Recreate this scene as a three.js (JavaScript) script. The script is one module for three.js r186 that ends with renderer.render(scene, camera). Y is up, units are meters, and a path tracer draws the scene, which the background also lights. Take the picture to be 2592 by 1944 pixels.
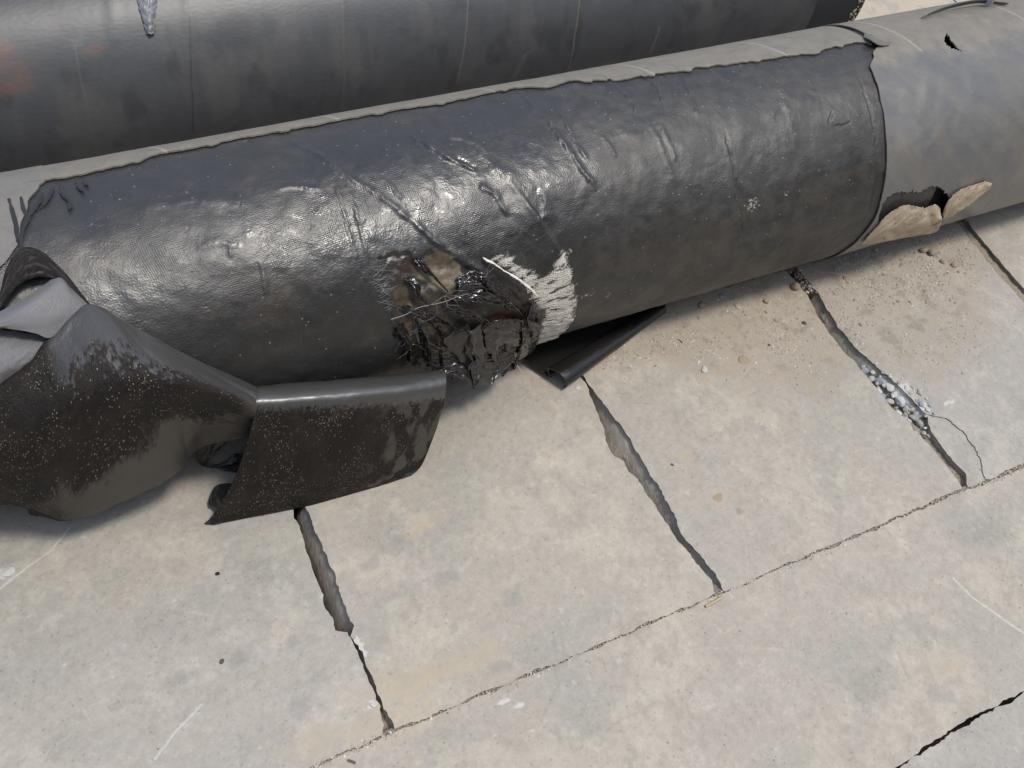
import * as THREE from 'three';
import { mergeGeometries, mergeVertices } from 'three/addons/utils/BufferGeometryUtils.js';

// ---------- camera, sky, sun, exposure ----------
const scene = new THREE.Scene();
const camera = new THREE.PerspectiveCamera(42.05, 4 / 3, 0.05, 900);
camera.position.set(0, 1.5, 0);
camera.quaternion.setFromRotationMatrix(new THREE.Matrix4().makeBasis(
  new THREE.Vector3(0.8913945, 0.1363408, 0.4322349),
  new THREE.Vector3(0.2692261, 0.6079027, -0.7469750),
  new THREE.Vector3(-0.3646, 0.7822183, 0.5051746)));
camera.updateMatrixWorld();
const renderer = new THREE.WebGLRenderer({ antialias: true });
renderer.toneMapping = THREE.LinearToneMapping;
renderer.toneMappingExposure = 0.95;
renderer.shadowMap.enabled = true;
const SUN = new THREE.Vector3(0.20, 0.89, 0.28).normalize();     // hazy sun, high over the photographer
{
  const w = 256, h = 128, d = new Float32Array(w * h * 4);
  for (let j = 0; j < h; j++) for (let i = 0; i < w; i++) {
    const e = Math.sin(((j + 0.5) / h - 0.5) * Math.PI);          // -1 nadir .. 1 zenith
    const k = Math.pow(1 - Math.max(0, e), 2.2), o = (j * w + i) * 4, ph = ((i + 0.5) / w - 0.5) * 2 * Math.PI, ce = Math.sqrt(1 - e * e);
    const an = Math.acos(Math.min(1, Math.cos(ph) * ce * SUN.x + e * SUN.y + Math.sin(ph) * ce * SUN.z)) * 180 / Math.PI;   // haze round the sun
    const glow = 2.2 * Math.exp(-((an / 16) ** 2)) + 0.7 * Math.exp(-an / 28), gc = [1, 0.97, 0.93];
    const a = [0.46, 0.59, 0.88], b = [0.64, 0.66, 0.70];
    for (let c = 0; c < 3; c++) d[o + c] = e < 0 ? 0.4 : a[c] + (b[c] - a[c]) * k + glow * gc[c];
    d[o + 3] = 1;
  }
  const t = new THREE.DataTexture(d, w, h, THREE.RGBAFormat, THREE.FloatType);
  t.mapping = THREE.EquirectangularReflectionMapping; t.magFilter = THREE.LinearFilter; t.minFilter = THREE.LinearFilter; t.needsUpdate = true;
  scene.background = t; scene.environment = t;
}
const sun = new THREE.DirectionalLight(new THREE.Color(1, 0.93, 0.83), 2.6);
sun.position.copy(SUN).multiplyScalar(10); sun.target.position.set(0.8, 0, -1);
sun.position.add(sun.target.position);
sun.castShadow = true; sun.shadow.radius = 20; sun.shadow.mapSize.set(4096, 4096);
Object.assign(sun.shadow.camera, { left: -3, right: 3, top: 3, bottom: -3, near: 1, far: 20 });
scene.add(sun, sun.target);

// ---------- helpers ----------
let seed = 12345;
const rnd = () => { seed = (seed * 1664525 + 1013904223) >>> 0; return seed / 4294967296; };
const rr = (a, b) => a + (b - a) * rnd();
const perm = new Uint8Array(512); { const p = [...Array(256).keys()]; for (let i = 255; i > 0; i--) { const j = Math.floor(rnd() * (i + 1)); [p[i], p[j]] = [p[j], p[i]]; } for (let i = 0; i < 512; i++) perm[i] = p[i & 255]; }
const gx = new Float32Array(256), gy = new Float32Array(256); for (let i = 0; i < 256; i++) { const a = rnd() * 6.2832; gx[i] = Math.cos(a); gy[i] = Math.sin(a); }
function noise(x, y) {
  const xi = Math.floor(x), yi = Math.floor(y), fx = x - xi, fy = y - yi, X = xi & 255, Y = yi & 255;
  const a = perm[X] + Y, b = perm[X + 1] + Y, A = perm[a], B = perm[b], Cc = perm[a + 1], D = perm[b + 1];
  const u = fx * fx * fx * (fx * (fx * 6 - 15) + 10), v = fy * fy * fy * (fy * (fy * 6 - 15) + 10);
  const n00 = gx[A] * fx + gy[A] * fy, n10 = gx[B] * (fx - 1) + gy[B] * fy, n01 = gx[Cc] * fx + gy[Cc] * (fy - 1), n11 = gx[D] * (fx - 1) + gy[D] * (fy - 1);
  return 1.5 * (n00 + (n10 - n00) * u + (n01 + (n11 - n01) * u - n00 - (n10 - n00) * u) * v);
}
function fbm(x, y, o = 4, g = 0.5) { let s = 0, a = 1, f = 1, t = 0; for (let i = 0; i < o; i++) { s += a * noise(x * f + i * 17.3, y * f - i * 9.7); t += a; a *= g; f *= 2.03; } return s / t; }
const sm = (a, b, x) => { const t = Math.min(1, Math.max(0, (x - a) / (b - a))); return t * t * (3 - 2 * t); };
const clamp = (x, a = 0, b = 1) => Math.min(b, Math.max(a, x));
const mix = (a, b, t) => a + (b - a) * t;
const mix3 = (a, b, t) => [mix(a[0], b[0], t), mix(a[1], b[1], t), mix(a[2], b[2], t)];
const mx = (c, r, g, b, t) => { if (t > 0) { c[0] += (r - c[0]) * t; c[1] += (g - c[1]) * t; c[2] += (b - c[2]) * t; } return c; };
const toS = (x) => 255 * (x <= 0.0031308 ? 12.92 * x : 1.055 * Math.pow(x, 1 / 2.4) - 0.055);
const lut = new Uint8Array(4097); for (let i = 0; i <= 4096; i++) lut[i] = Math.round(toS(i / 4096));
function colTex(w, h, f) {
  const d = new Uint8Array(w * h * 4);
  for (let j = 0; j < h; j++) for (let i = 0; i < w; i++) {
    const c = f((i + 0.5) / w, (j + 0.5) / h), o = (j * w + i) * 4;
    for (let k = 0; k < 3; k++) d[o + k] = lut[Math.round(clamp(c[k]) * 4096)];
    d[o + 3] = 255;
  }
  return finish(new THREE.DataTexture(d, w, h), true);
}
function grayTex(w, h, f) {
  const d = new Uint8Array(w * h * 4);
  for (let j = 0; j < h; j++) for (let i = 0; i < w; i++) {
    const v = Math.round(255 * clamp(f((i + 0.5) / w, (j + 0.5) / h))), o = (j * w + i) * 4;
    d[o] = d[o + 1] = d[o + 2] = v; d[o + 3] = 255;
  }
  return finish(new THREE.DataTexture(d, w, h), false);
}
function finish(t, srgb) {
  t.magFilter = THREE.LinearFilter; t.minFilter = THREE.LinearMipmapLinearFilter; t.generateMipmaps = true;
  t.wrapS = t.wrapT = THREE.MirroredRepeatWrapping; if (srgb) t.colorSpace = THREE.SRGBColorSpace; t.needsUpdate = true; return t;
}
function inPoly(p, x, y) { let c = false; for (let i = 0, j = p.length - 1; i < p.length; j = i++) if ((p[i][1] > y) !== (p[j][1] > y) && x < (p[j][0] - p[i][0]) * (y - p[i][1]) / (p[j][1] - p[i][1]) + p[i][0]) c = !c; return c; }
function dLine(p, x, y, closed = false) {          // distance to a polyline, side (sign) and position along it
  let best = 1e9, side = 1, along = 0; const n = closed ? p.length : p.length - 1;
  for (let i = 0; i < n; i++) {
    const a = p[i], b = p[(i + 1) % p.length], dx = b[0] - a[0], dy = b[1] - a[1], l = dx * dx + dy * dy;
    const t = clamp(((x - a[0]) * dx + (y - a[1]) * dy) / l), ex = x - a[0] - dx * t, ey = y - a[1] - dy * t, d = ex * ex + ey * ey;
    if (d < best) { best = d; side = dx * ey - dy * ex >= 0 ? 1 : -1; along = (i + t) / n; }
  }
  return [Math.sqrt(best), side, along];
}
const sdPoly = (p, x, y) => { const d = dLine(p, x, y, true)[0]; return inPoly(p, x, y) ? d : -d; };   // positive inside
const bbox = (p, m) => [Math.min(...p.map(q => q[0])) - m, Math.max(...p.map(q => q[0])) + m, Math.min(...p.map(q => q[1])) - m, Math.max(...p.map(q => q[1])) + m];
const inB = (b, x, y) => x > b[0] && x < b[1] && y > b[2] && y < b[3];
function specks(x, y, p) {                            // scattered round grains: strength 0..1 at (x,y) in cells, p = share of cells with a grain
  let m = 0; const xi = Math.floor(x), yi = Math.floor(y);
  for (let j = -1; j <= 1; j++) for (let i = -1; i <= 1; i++) { const a = perm[(perm[(xi + i) & 255] + yi + j) & 255], b = perm[(a + 91) & 255], c = perm[(b + 37) & 255], d = perm[(c + 11) & 255]; if (a / 255 > p) continue; const r = 0.14 + 0.34 * (d / 255) ** 2.2, e = Math.hypot(x - xi - i - b / 255, y - yi - j - c / 255); m = Math.max(m, sm(r, r * 0.5, e)); }
  return m;
}
const used = {};
const numbered = (n) => { const k = used[n] = (used[n] ?? -1) + 1; return k ? n + '_' + String(k).padStart(3, '0') : n; };
const phys = (o) => new THREE.MeshPhysicalMaterial({ side: THREE.DoubleSide, ...o });
const std = (o) => new THREE.MeshStandardMaterial({ side: THREE.DoubleSide, ...o });
function finishMesh(name, geo, mat) { const m = new THREE.Mesh(geo, mat); m.name = name; m.castShadow = m.receiveShadow = true; return m; }
function tag(o, label, category, group, kind) { Object.assign(o.userData, { label, category }); if (group) o.userData.group = group; if (kind) o.userData.kind = kind; return o; }
function gridGeo(nu, nv, f, uvf, keep) {           // f(s,t) -> [x,y,z]
  const P = new Float32Array((nu + 1) * (nv + 1) * 3), U = new Float32Array((nu + 1) * (nv + 1) * 2), I = [];
  for (let j = 0; j <= nv; j++) for (let i = 0; i <= nu; i++) {
    const k = j * (nu + 1) + i, s = i / nu, t = j / nv; P.set(f(s, t), k * 3); U.set(uvf ? uvf(s, t) : [s, t], k * 2);
  }
  for (let j = 0; j < nv; j++) for (let i = 0; i < nu; i++) {
    if (keep && !keep((i + 0.5) / nu, (j + 0.5) / nv)) continue;
    const a = j * (nu + 1) + i, b = a + 1, c = a + nu + 1, d = c + 1; I.push(a, b, d, a, d, c);
  }
  const g = new THREE.BufferGeometry(); g.setAttribute('position', new THREE.BufferAttribute(P, 3)); g.setAttribute('uv', new THREE.BufferAttribute(U, 2)); g.setIndex(I); g.computeVertexNormals(); return g;
}
// tensor Catmull-Rom loft through a control net of points, given a real thickness
const cr = (a, b, c, d, t) => 0.5 * ((2 * b) + (-a + c) * t + (2 * a - 5 * b + 4 * c - d) * t * t + (-a + 3 * b - 3 * c + d) * t * t * t);
function crAt(arr, t) { const n = arr.length - 1, x = Math.min(t * n, n - 1e-6), i = Math.floor(x), f = x - i, p = (k) => arr[clamp(k, 0, n)]; const P = [p(i - 1), p(i), p(i + 1), p(i + 2)]; return [0, 1, 2].map(c => cr(P[0][c], P[1][c], P[2][c], P[3][c], f)); }
function sheetGeo(net, nu, nv, { th = 0.0018, disp = null, keep = null, warp = null } = {}) {
  const at = (s, t) => crAt(net.map(r => crAt(r, s)), t);
  const top = gridGeo(nu, nv, (s, t) => { let [a, b] = warp ? warp(s, t) : [s, t]; return at(clamp(a), clamp(b)); }, null, keep);
  if (disp) { const p = top.attributes.position, n = top.attributes.normal, u = top.attributes.uv; for (let i = 0; i < p.count; i++) { const d = disp(u.getX(i), u.getY(i)); p.setXYZ(i, p.getX(i) + n.getX(i) * d, p.getY(i) + n.getY(i) * d, p.getZ(i) + n.getZ(i) * d); } top.computeVertexNormals(); }
  return thicken(top, th);
}
function thicken(top, th) {                         // second skin at distance th behind, and a crisp cut rim of its own along every free edge
  const P = top.attributes.position.array, N = top.attributes.normal.array, U = top.attributes.uv.array, n = P.length / 3, idx = top.index.array, E = new Map();
  for (let i = 0; i < idx.length; i += 3) for (const [x, y] of [[idx[i], idx[i + 1]], [idx[i + 1], idx[i + 2]], [idx[i + 2], idx[i]]]) { const k = Math.min(x, y) * 1e7 + Math.max(x, y); E.set(k, E.has(k) ? null : [x, y]); }
  const rim = [...E.values()].filter(e => e), m = 2 * n + rim.length * 4, p = new Float32Array(m * 3), q = new Float32Array(m * 3), u = new Float32Array(m * 2), I = new Uint32Array(idx.length * 2 + rim.length * 6); let o = 0;
  const back = (i, c) => P[i * 3 + c] - N[i * 3 + c] * th;
  for (let i = 0; i < n; i++) { for (let c = 0; c < 3; c++) { p[i * 3 + c] = P[i * 3 + c]; p[(n + i) * 3 + c] = back(i, c); q[i * 3 + c] = N[i * 3 + c]; q[(n + i) * 3 + c] = -N[i * 3 + c]; } for (let c = 0; c < 2; c++) u[i * 2 + c] = u[(n + i) * 2 + c] = U[i * 2 + c]; }
  for (let i = 0; i < idx.length; i += 3) { const [x, y, z] = [idx[i], idx[i + 1], idx[i + 2]]; I[o++] = x; I[o++] = y; I[o++] = z; I[o++] = x + n; I[o++] = z + n; I[o++] = y + n; }
  const A = new THREE.Vector3(), B = new THREE.Vector3(), nr = new THREE.Vector3();
  rim.forEach(([x, y], k) => {
    const w = 2 * n + k * 4; A.set(P[y * 3] - P[x * 3], P[y * 3 + 1] - P[x * 3 + 1], P[y * 3 + 2] - P[x * 3 + 2]); B.set(N[x * 3], N[x * 3 + 1], N[x * 3 + 2]); nr.crossVectors(A, B).normalize();
    [[x, 0], [y, 0], [x, 1], [y, 1]].forEach(([i, s], j) => { for (let c = 0; c < 3; c++) { p[(w + j) * 3 + c] = s ? back(i, c) : P[i * 3 + c]; q[(w + j) * 3 + c] = nr.getComponent(c); } for (let c = 0; c < 2; c++) u[(w + j) * 2 + c] = U[i * 2 + c]; });
    I[o++] = w + 1; I[o++] = w; I[o++] = w + 2; I[o++] = w + 1; I[o++] = w + 2; I[o++] = w + 3;
  });
  const g = new THREE.BufferGeometry(); g.setAttribute('position', new THREE.BufferAttribute(p, 3)); g.setAttribute('normal', new THREE.BufferAttribute(q, 3)); g.setAttribute('uv', new THREE.BufferAttribute(u, 2)); g.setIndex(new THREE.BufferAttribute(I, 1)); return g;
}
function strand(pts, r, sides = 3, taper = true) {   // thin fibre
  const c = new THREE.CatmullRomCurve3(pts.map(p => new THREE.Vector3(...p))), n = Math.max(4, pts.length * 3);
  const g = new THREE.TubeGeometry(c, n, r, sides, false);
  if (taper) { const p = g.attributes.position; for (let i = 0; i <= n; i++) { const o = c.getPointAt(i / n), k = Math.sqrt(Math.max(0.05, 1 - (i / n) ** 2)); for (let j = 0; j <= sides; j++) { const q = i * (sides + 1) + j; p.setXYZ(q, o.x + (p.getX(q) - o.x) * k, o.y + (p.getY(q) - o.y) * k, o.z + (p.getZ(q) - o.z) * k); } } }
  return g;
}
const R = 0.2366, ZC = -1.17;                        // outer radius and axis of the near pipe, which lies on the slabs
const onPipe = (x, v, r) => [x, R + r * Math.sin(v / R), ZC + r * Math.cos(v / R)];    // v: metres round the skin from the foremost line
// ---------- pavement: colour of the weathered concrete, in metres ----------
const PX0 = -0.45, PZ0 = -2.1, PW = 3.1, PD = 2.325;               // area the concrete sheet covers
const darkSpots = [[[0.3939,-.555],.008,.010],[[0.1541,-.6315],.012,.010],[[0.5313,-.4695],.004,.008],[[0.0744,-.6364],.02,.014],[[-.0146,-.6423],.016,.012],[[0.1322,-.5267],.018,.02],[[1.549,-.836],.010,.006],[[1.5736,-.8415],.008,.006],[[1.5331,-.8248],.012,.004],[[1.4082,-.8301],.007,.006],[[0.9276,-.9226],.016,.012],[[1.089,-.1446],.03,.018],[[0.8602,-.9161],.012,.012],[[0.3118,-.7097],.02,.012],[[0.4152,-.6411],.03,.014],[[0.5081,-.5676],.02,.02],[[0.3701,-.7328],.018,.014],[[0.4392,-.4679],.02,.01]];
const paleLines = [[[[0.0021,-.588],[-.0108,-.5801],[-.0417,-.5639],[-.0779,-.5368]],.0017],[[[1.2605,-.3008],[1.2679,-.2591],[1.2865,-.2183],[1.3094,-.1688]],.0022],[[[-.2264,-.8808],[-.1826,-.9031],[-.1454,-.9188],[-.1245,-.9372],[-.1113,-.9502]],.0015]];
const palePatches = [[[0.2323,-.4902],.012,.007],[[0.4147,-.4166],.016,.004],[[-.2174,-.9041],.018,.012],[[1.4543,-.6832],.03,.014],[[1.4653,-.6292],.02,.012],[[1.5317,-.6173],.02,.006],[[0.4353,-.4016],.014,.004],[[0.2439,-.582],.01,.02]];
const brownPatches = [[[0.9467,-.6019],.025,.012],[[0.9313,-.6993],.02,.012],[[0.3895,-.7393],.02,.010],[[0.4273,-.7485],.03,.015],[[0.2505,-.4535],.06,.03],[[0.385,-.4987],.08,.02],[[0.278,-.5035],.05,.02],[[0.1475,-.468],.05,.02],[[1.1452,-.1725],.03,.012]];
const sandEdge = [[0.8052,-.9299],[0.9098,-.929],[1.0178,-.8904],[1.122,-.7911],[1.27,-.7374],[1.4234,-.7456],[1.5066,-.6771],[1.6531,-.6635],[1.802,-.763],[1.8424,-.8525],[1.9546,-.9083],[1.9659,-1.0354],[1.8088,-1.1867],[0.9804,-1.1134]];
const sandB = bbox(sandEdge, 0.08);
function field(x0, y0, w, h, nx, ny, f) {           // broad noise kept on a coarse grid
  const d = new Float32Array((nx + 1) * (ny + 1)); for (let j = 0; j <= ny; j++) for (let i = 0; i <= nx; i++) d[j * (nx + 1) + i] = f(x0 + w * i / nx, y0 + h * j / ny);
  return (x, y) => { const a = clamp((x - x0) / w * nx, 0, nx - 1e-4), b = clamp((y - y0) / h * ny, 0, ny - 1e-4), i = Math.floor(a), j = Math.floor(b), fx = a - i, fy = b - j, k = j * (nx + 1) + i; return (d[k] * (1 - fx) + d[k + 1] * fx) * (1 - fy) + (d[k + nx + 1] * (1 - fx) + d[k + nx + 2] * fx) * fy; };
}
const PF = (f) => field(PX0, PZ0, PW, PD, 460, 345, f);
const F1 = PF((x, z) => fbm(x * 1.7 + 3, z * 1.7, 3)), F2 = PF((x, z) => fbm(x * 6 + F1(x, z) * 2, z * 6 - 4, 4)), F3 = PF((x, z) => fbm(x * 5 - 11, z * 5 + 2, 5, 0.55)), F4 = PF((x, z) => fbm(x * 9 + 31, z * 8 + 12, 3)), F5 = PF((x, z) => fbm(x * 16 + 60, z * 15, 3)), F6 = PF((x, z) => fbm(x * 14, z * 14, 4, 0.55));
const marks = (list, m) => list.map(e => [...e, bbox(Array.isArray(e[0][0]) ? e[0] : [e[0]], m(e))]);
const MB = marks(brownPatches, e => 3 * Math.max(e[1], e[2])), MD = marks(darkSpots, e => 2 * Math.max(e[1], e[2])), MP = marks(palePatches, e => 2.5 * Math.max(e[1], e[2])), ML = marks(paleLines, e => 0.02);
const SW = 1792, SH = 1344, scuffs = new Float32Array(SW * SH);          // short scrapes and rubbed streaks, drawn stroke by stroke
for (let i = 0; i < 900; i++) {
  let x = rr(0, SW), y = rr(0, SH), a = rr(0, 6.28) , L = rr(5, 60) * (rnd() < 0.1 ? 2.5 : 1), w = rr(0.5, 1.3), k = rr(0.03, 0.15) * (rnd() < 0.62 ? 1 : -1);
  for (let t = 0; t < L; t++) { a += rr(-0.06, 0.06); x += Math.cos(a); y += Math.sin(a); const e = k * Math.sin(Math.PI * t / L) * (rnd() < 0.75 ? 1 : 0.2); for (let d = -1; d <= 1; d++) { const X = Math.round(x - Math.sin(a) * d), Y = Math.round(y + Math.cos(a) * d); if (X >= 0 && Y >= 0 && X < SW && Y < SH) scuffs[Y * SW + X] += e * (d ? w * 0.35 : 1); } }
}
for (let i = 0; i < 260; i++) {                                            // rubbed patches with a ragged outline
  const cx = rr(0, SW), cy = rr(0, SH), r = rr(4, 26), k = rr(0.04, 0.11) * (rnd() < 0.5 ? 1 : -1), q = rr(0, 99), ax = rr(0.4, 1);
  for (let Y = Math.max(0, cy - r | 0); Y < Math.min(SH, cy + r); Y++) for (let X = Math.max(0, cx - r | 0); X < Math.min(SW, cx + r); X++) { const d = Math.hypot((X - cx) * ax, Y - cy) / r + 0.55 * fbm(X * 0.09 + q, Y * 0.09, 3, 0.6); if (d < 0.62) scuffs[Y * SW + X] += k * (noise(X * 0.45, Y * 0.45 + q) > -0.25 ? 1 : 0.25); }
}
const scuffAt = (x, z) => { const i = Math.floor((x - PX0) / PW * SW), j = Math.floor((z - PZ0) / PD * SH); return i >= 0 && j >= 0 && i < SW && j < SH ? clamp(scuffs[j * SW + i], -0.3, 0.3) : 0; };
function concrete(x, z) {
  const w1 = F1(x, z), w2 = F2(x, z), w3 = fbm(x * 21, z * 19 + 8, 3, 0.6), w4 = noise(x * 260, z * 260), w5 = noise(x * 610 + 5, z * 610);
  let c = [0.385, 0.353, 0.302];
  const grey = sm(-0.1, 0.42, w2 * 0.7 + w1 * 0.5 + w3 * 0.4 + 0.1 * noise(x * 88 + 7, z * 88));
  mx(c, 0.300, 0.292, 0.262, grey * 0.55);
  const cream = sm(0.02, 0.30, F3(x, z) + w3 * 0.35 + 0.12 * noise(x * 95, z * 95));
  mx(c, 0.465, 0.420, 0.345, cream * 0.5);
  const pink = sm(0.1, 0.5, F4(x, z));
  mx(c, 0.41, 0.365, 0.325, pink * 0.5);
  const bl = sm(0.34, 0.62, F5(x, z)); mx(c, 0.27, 0.272, 0.26, bl * 0.3);
  const wh = sm(0.40, 0.6, fbm(x * 38 + 7, z * 34 + 3, 3, 0.65)); mx(c, 0.52, 0.49, 0.44, wh * 0.45);
  const w6 = fbm(x * 75 + 2, z * 70, 2, 0.6); let k = 1 + 0.07 * w4 + 0.06 * w5 + 0.13 * w3 + 0.12 * w6;
  const po = specks(x * 210, z * 210, 0.05), ag = specks(x * 170 + 99, z * 170, 0.04); k *= 1 - 0.3 * po; k *= 1 + 0.16 * ag; k *= 1 + scuffAt(x, z);
  c = [c[0] * k, c[1] * k, c[2] * k];
  if (inB(sandB, x, z)) {                            // grit and sand trodden over the slabs beside the pipe
    const s = sdPoly(sandEdge, x + 0.05 * fbm(x * 12, z * 12, 3), z + 0.05 * fbm(x * 12 + 9, z * 12, 3));
    const a = sm(-0.02, 0.05, s + 0.05 * w3 + 0.03 * w2) * (0.55 + 0.45 * sm(-0.25, 0.2, fbm(x * 30, z * 30 + 3, 3)));
    const g = 1 + 0.16 * noise(x * 380, z * 380) + 0.15 * w5;
    mx(c, 0.37 * g, 0.318 * g, 0.25 * g, a * 0.85);
    const dk = sm(0.1, 0.4, fbm(x * 24 + 77, z * 24, 3)) * sm(0, 0.1, s); mx(c, 0.24, 0.205, 0.165, dk * 0.55);
  }
  for (const [p, a, b, bb] of MB) { if (!inB(bb, x, z)) continue; const d = Math.hypot((x - p[0]) / a, (z - p[1]) / b); if (d < 3) mx(c, 0.43, 0.365, 0.27, 0.55 * sm(1.6, 0.5, d + 1.1 * fbm(x * 40, z * 40, 3))); }
  for (const [p, a, b, bb] of MD) { if (!inB(bb, x, z)) continue; const d = Math.hypot((x - p[0]) / a, (z - p[1]) / b); if (d < 2) mx(c, 0.25, 0.245, 0.235, 0.42 * sm(1.2, 0.5, d + 0.9 * fbm(x * 60, z * 60, 3))); }
  for (const [p, a, b, bb] of MP) { if (!inB(bb, x, z)) continue; const d = Math.hypot((x - p[0]) / a, (z - p[1]) / b); if (d < 2.5) mx(c, 0.60, 0.585, 0.55, 0.7 * sm(0.9, 0.55, d + 1.0 * fbm(x * 90, z * 90, 3))); }
  for (const [l, w, bb] of ML) { if (!inB(bb, x, z)) continue; const d = dLine(l, x, z)[0]; if (d < 0.02) mx(c, 0.58, 0.57, 0.545, 0.6 * sm(w * 1.3, w * 0.5, d + w * 0.9 * fbm(x * 120, z * 120, 2))); }
  if (z < -1.4) mx(c, 0.47, 0.395, 0.30, 0.75 * sm(-0.35, 0.1, w3 + w2));   // sandy yard behind the pipes
  return c;
}
const slabMap = colTex(1792, 1344, (u, v) => concrete(PX0 + u * PW, PZ0 + v * PD));
const slabBump = grayTex(1792, 1344, (u, v) => {
  const x = PX0 + u * PW, z = PZ0 + v * PD; let h = 0.5 + 0.22 * F6(x, z) + 0.16 * fbm(x * 90, z * 90, 3, 0.6) + 0.10 * noise(x * 420, z * 420);
  h -= 0.22 * sm(0.42, 0.6, fbm(x * 45 + 13, z * 45, 2)); for (const [l, w, bb] of ML) { if (!inB(bb, x, z)) continue; const d = dLine(l, x, z)[0]; if (d < w) h -= 0.12; }
  return h;
});
const slabMat = std({ map: slabMap, bumpMap: slabBump, bumpScale: 0.003, roughness: 0.86 });
const slabMats = [[1, 1, 1], [0.97, 0.975, 0.985], [1.02, 1.0, 0.97], [0.94, 0.945, 0.95], [1.0, 0.985, 0.96]].map(c => { const m = slabMat.clone(); m.color.setRGB(c[0] * 0.93, c[1] * 0.93, c[2] * 0.93); return m; });
const slabUV = (x, z) => [(x - PX0) / PW, (z - PZ0) / PD];

const pavement = new THREE.Group(); pavement.name = 'pavement'; tag(pavement, 'cracked pale concrete paving slabs with open joints', 'pavement', null, 'structure'); scene.add(pavement);
// each slab: jagged outline, arrised edge, uneven sides and underside
function slab(outline, { thick = 0.075, lift = 0, tilt = [0, 0], jit = 0.0012, seedv = 0, chip = 0.004, batter = [] } = {}) {
  const pts = [];
  for (let i = 0; i < outline.length; i++) {
    const a = outline[i], b = outline[(i + 1) % outline.length], l = Math.hypot(b[0] - a[0], b[1] - a[1]), n = Math.min(160, Math.max(1, Math.round(l / 0.006)));
    for (let k = 0; k < n; k++) { const t = k / n, x = mix(a[0], b[0], t), z = mix(a[1], b[1], t); const nx = (b[1] - a[1]) / l, nz = -(b[0] - a[0]) / l; const d = jit * (2.2 * fbm(x * 25 + seedv, z * 25, 3) + 1.0 * noise(x * 160, z * 160 + seedv)) ; pts.push([x + nx * d, z + nz * d]); }
  }
  let area = 0; for (let i = 0; i < pts.length; i++) { const a = pts[i], b = pts[(i + 1) % pts.length]; area += a[0] * b[1] - b[0] * a[1]; }
  if (area > 0) pts.reverse();
  const n = pts.length, inset = (d, f) => pts.map((p, i) => { const a = pts[(i + n - 3) % n], b = pts[(i + 3) % n], dx = b[0] - a[0], dz = b[1] - a[1], l = Math.hypot(dx, dz) || 1, dd = d * f(p); return [p[0] - dz / l * dd, p[1] + dx / l * dd]; });
  const cf = (p) => 0.5 + 1.3 * Math.max(0, 0.35 + fbm(p[0] * 28 + seedv, p[1] * 28, 3));
  const rings = [[inset(chip * 1.0, cf), 0], [inset(chip * 0.35, cf), -0.0022], [pts, -0.0065], [pts, -0.0065], [inset(0.0012, p => noise(p[0] * 40, p[1] * 40)), -thick * 0.45], [inset(0.008, p => 0.4 + fbm(p[0] * 30, p[1] * 30 + 5, 3)), -thick]];
  for (const [edge, other, share] of batter) for (const r of [4, 5]) rings[r][0] = rings[r][0].map((q, i) => {      // worn side sloping out into the gap
    const p = pts[i], [d] = dLine(edge, p[0], p[1]); if (d > 0.006) return q; const w = dLine(other, p[0], p[1])[0]; return [q[0] - w * share * (1 + 0.05 * fbm(p[1] * 22, 2 + seedv, 3)), q[1] - 0.004]; });
  const Y = (x, z, y) => y + lift + tilt[0] * (x - outline[0][0]) + tilt[1] * (z - outline[0][1]);
  const pos = [], uv = [], idx = [];
  const faces = THREE.ShapeUtils.triangulateShape(rings[0][0].map(p => new THREE.Vector2(p[0], p[1])), []);
  for (const p of rings[0][0]) { pos.push(p[0], Y(p[0], p[1], 0), p[1]); uv.push(...slabUV(p[0], p[1])); }
  for (const f of faces) idx.push(f[0], f[2], f[1]);
  let base = n;
  for (let r = 0; r < rings.length; r++) {
    const [ring, y] = rings[r]; if (r === 0) { for (const p of ring) { pos.push(p[0], Y(p[0], p[1], 0), p[1]); uv.push(...slabUV(p[0], p[1])); } continue; }
    for (const p of ring) { const yy = r === rings.length - 1 ? y + 0.012 * fbm(p[0] * 40, p[1] * 40, 3) : y; pos.push(p[0], Y(p[0], p[1], yy), p[1]); const q = slabUV(p[0], p[1]); uv.push(q[0] + yy / PW, q[1] + yy / PD); }
    if (r === 3) continue;                            // hard arris between the worn edge and the side face
    const o0 = base + (r - 1) * n, o1 = base + r * n;
    for (let i = 0; i < n; i++) { const j = (i + 1) % n; idx.push(o0 + i, o0 + j, o1 + j, o0 + i, o1 + j, o1 + i); }
  }
  const g = new THREE.BufferGeometry(); g.setAttribute('position', new THREE.Float32BufferAttribute(pos, 3)); g.setAttribute('uv', new THREE.Float32BufferAttribute(uv, 2)); g.setIndex(idx); g.computeVertexNormals();
  pavement.add(finishMesh(numbered('slab'), g, slabMats[Math.abs(Math.round(seedv * 7 + 3)) % slabMats.length]));
}
const ZF = -0.4442, ZB = -1.043;                      // front and back of the row that the pipe crosses
const gapAL = [[0.2237,-.8666],[0.2211,-.815],[0.2192,-.774],[0.2187,-.7379],[0.2176,-.6942],[0.2159,-.6562],[0.2193,-.6378],[0.2158,-.6217],[0.234,-.6109],[0.2345,-.5958],[0.2361,-.5674],[0.2379,-.5362],[0.2366,-.4899],[0.2341,-.4568]];
const gapAR = [[0.2539,-.8549],[0.255,-.797],[0.2547,-.7507],[0.255,-.7073],[0.2509,-.672],[0.2519,-.6389],[0.2538,-.6169],[0.2435,-.6036],[0.249,-.5734],[0.25,-.5422],[0.2482,-.5082],[0.2487,-.4771],[0.2513,-.4517]];
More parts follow.
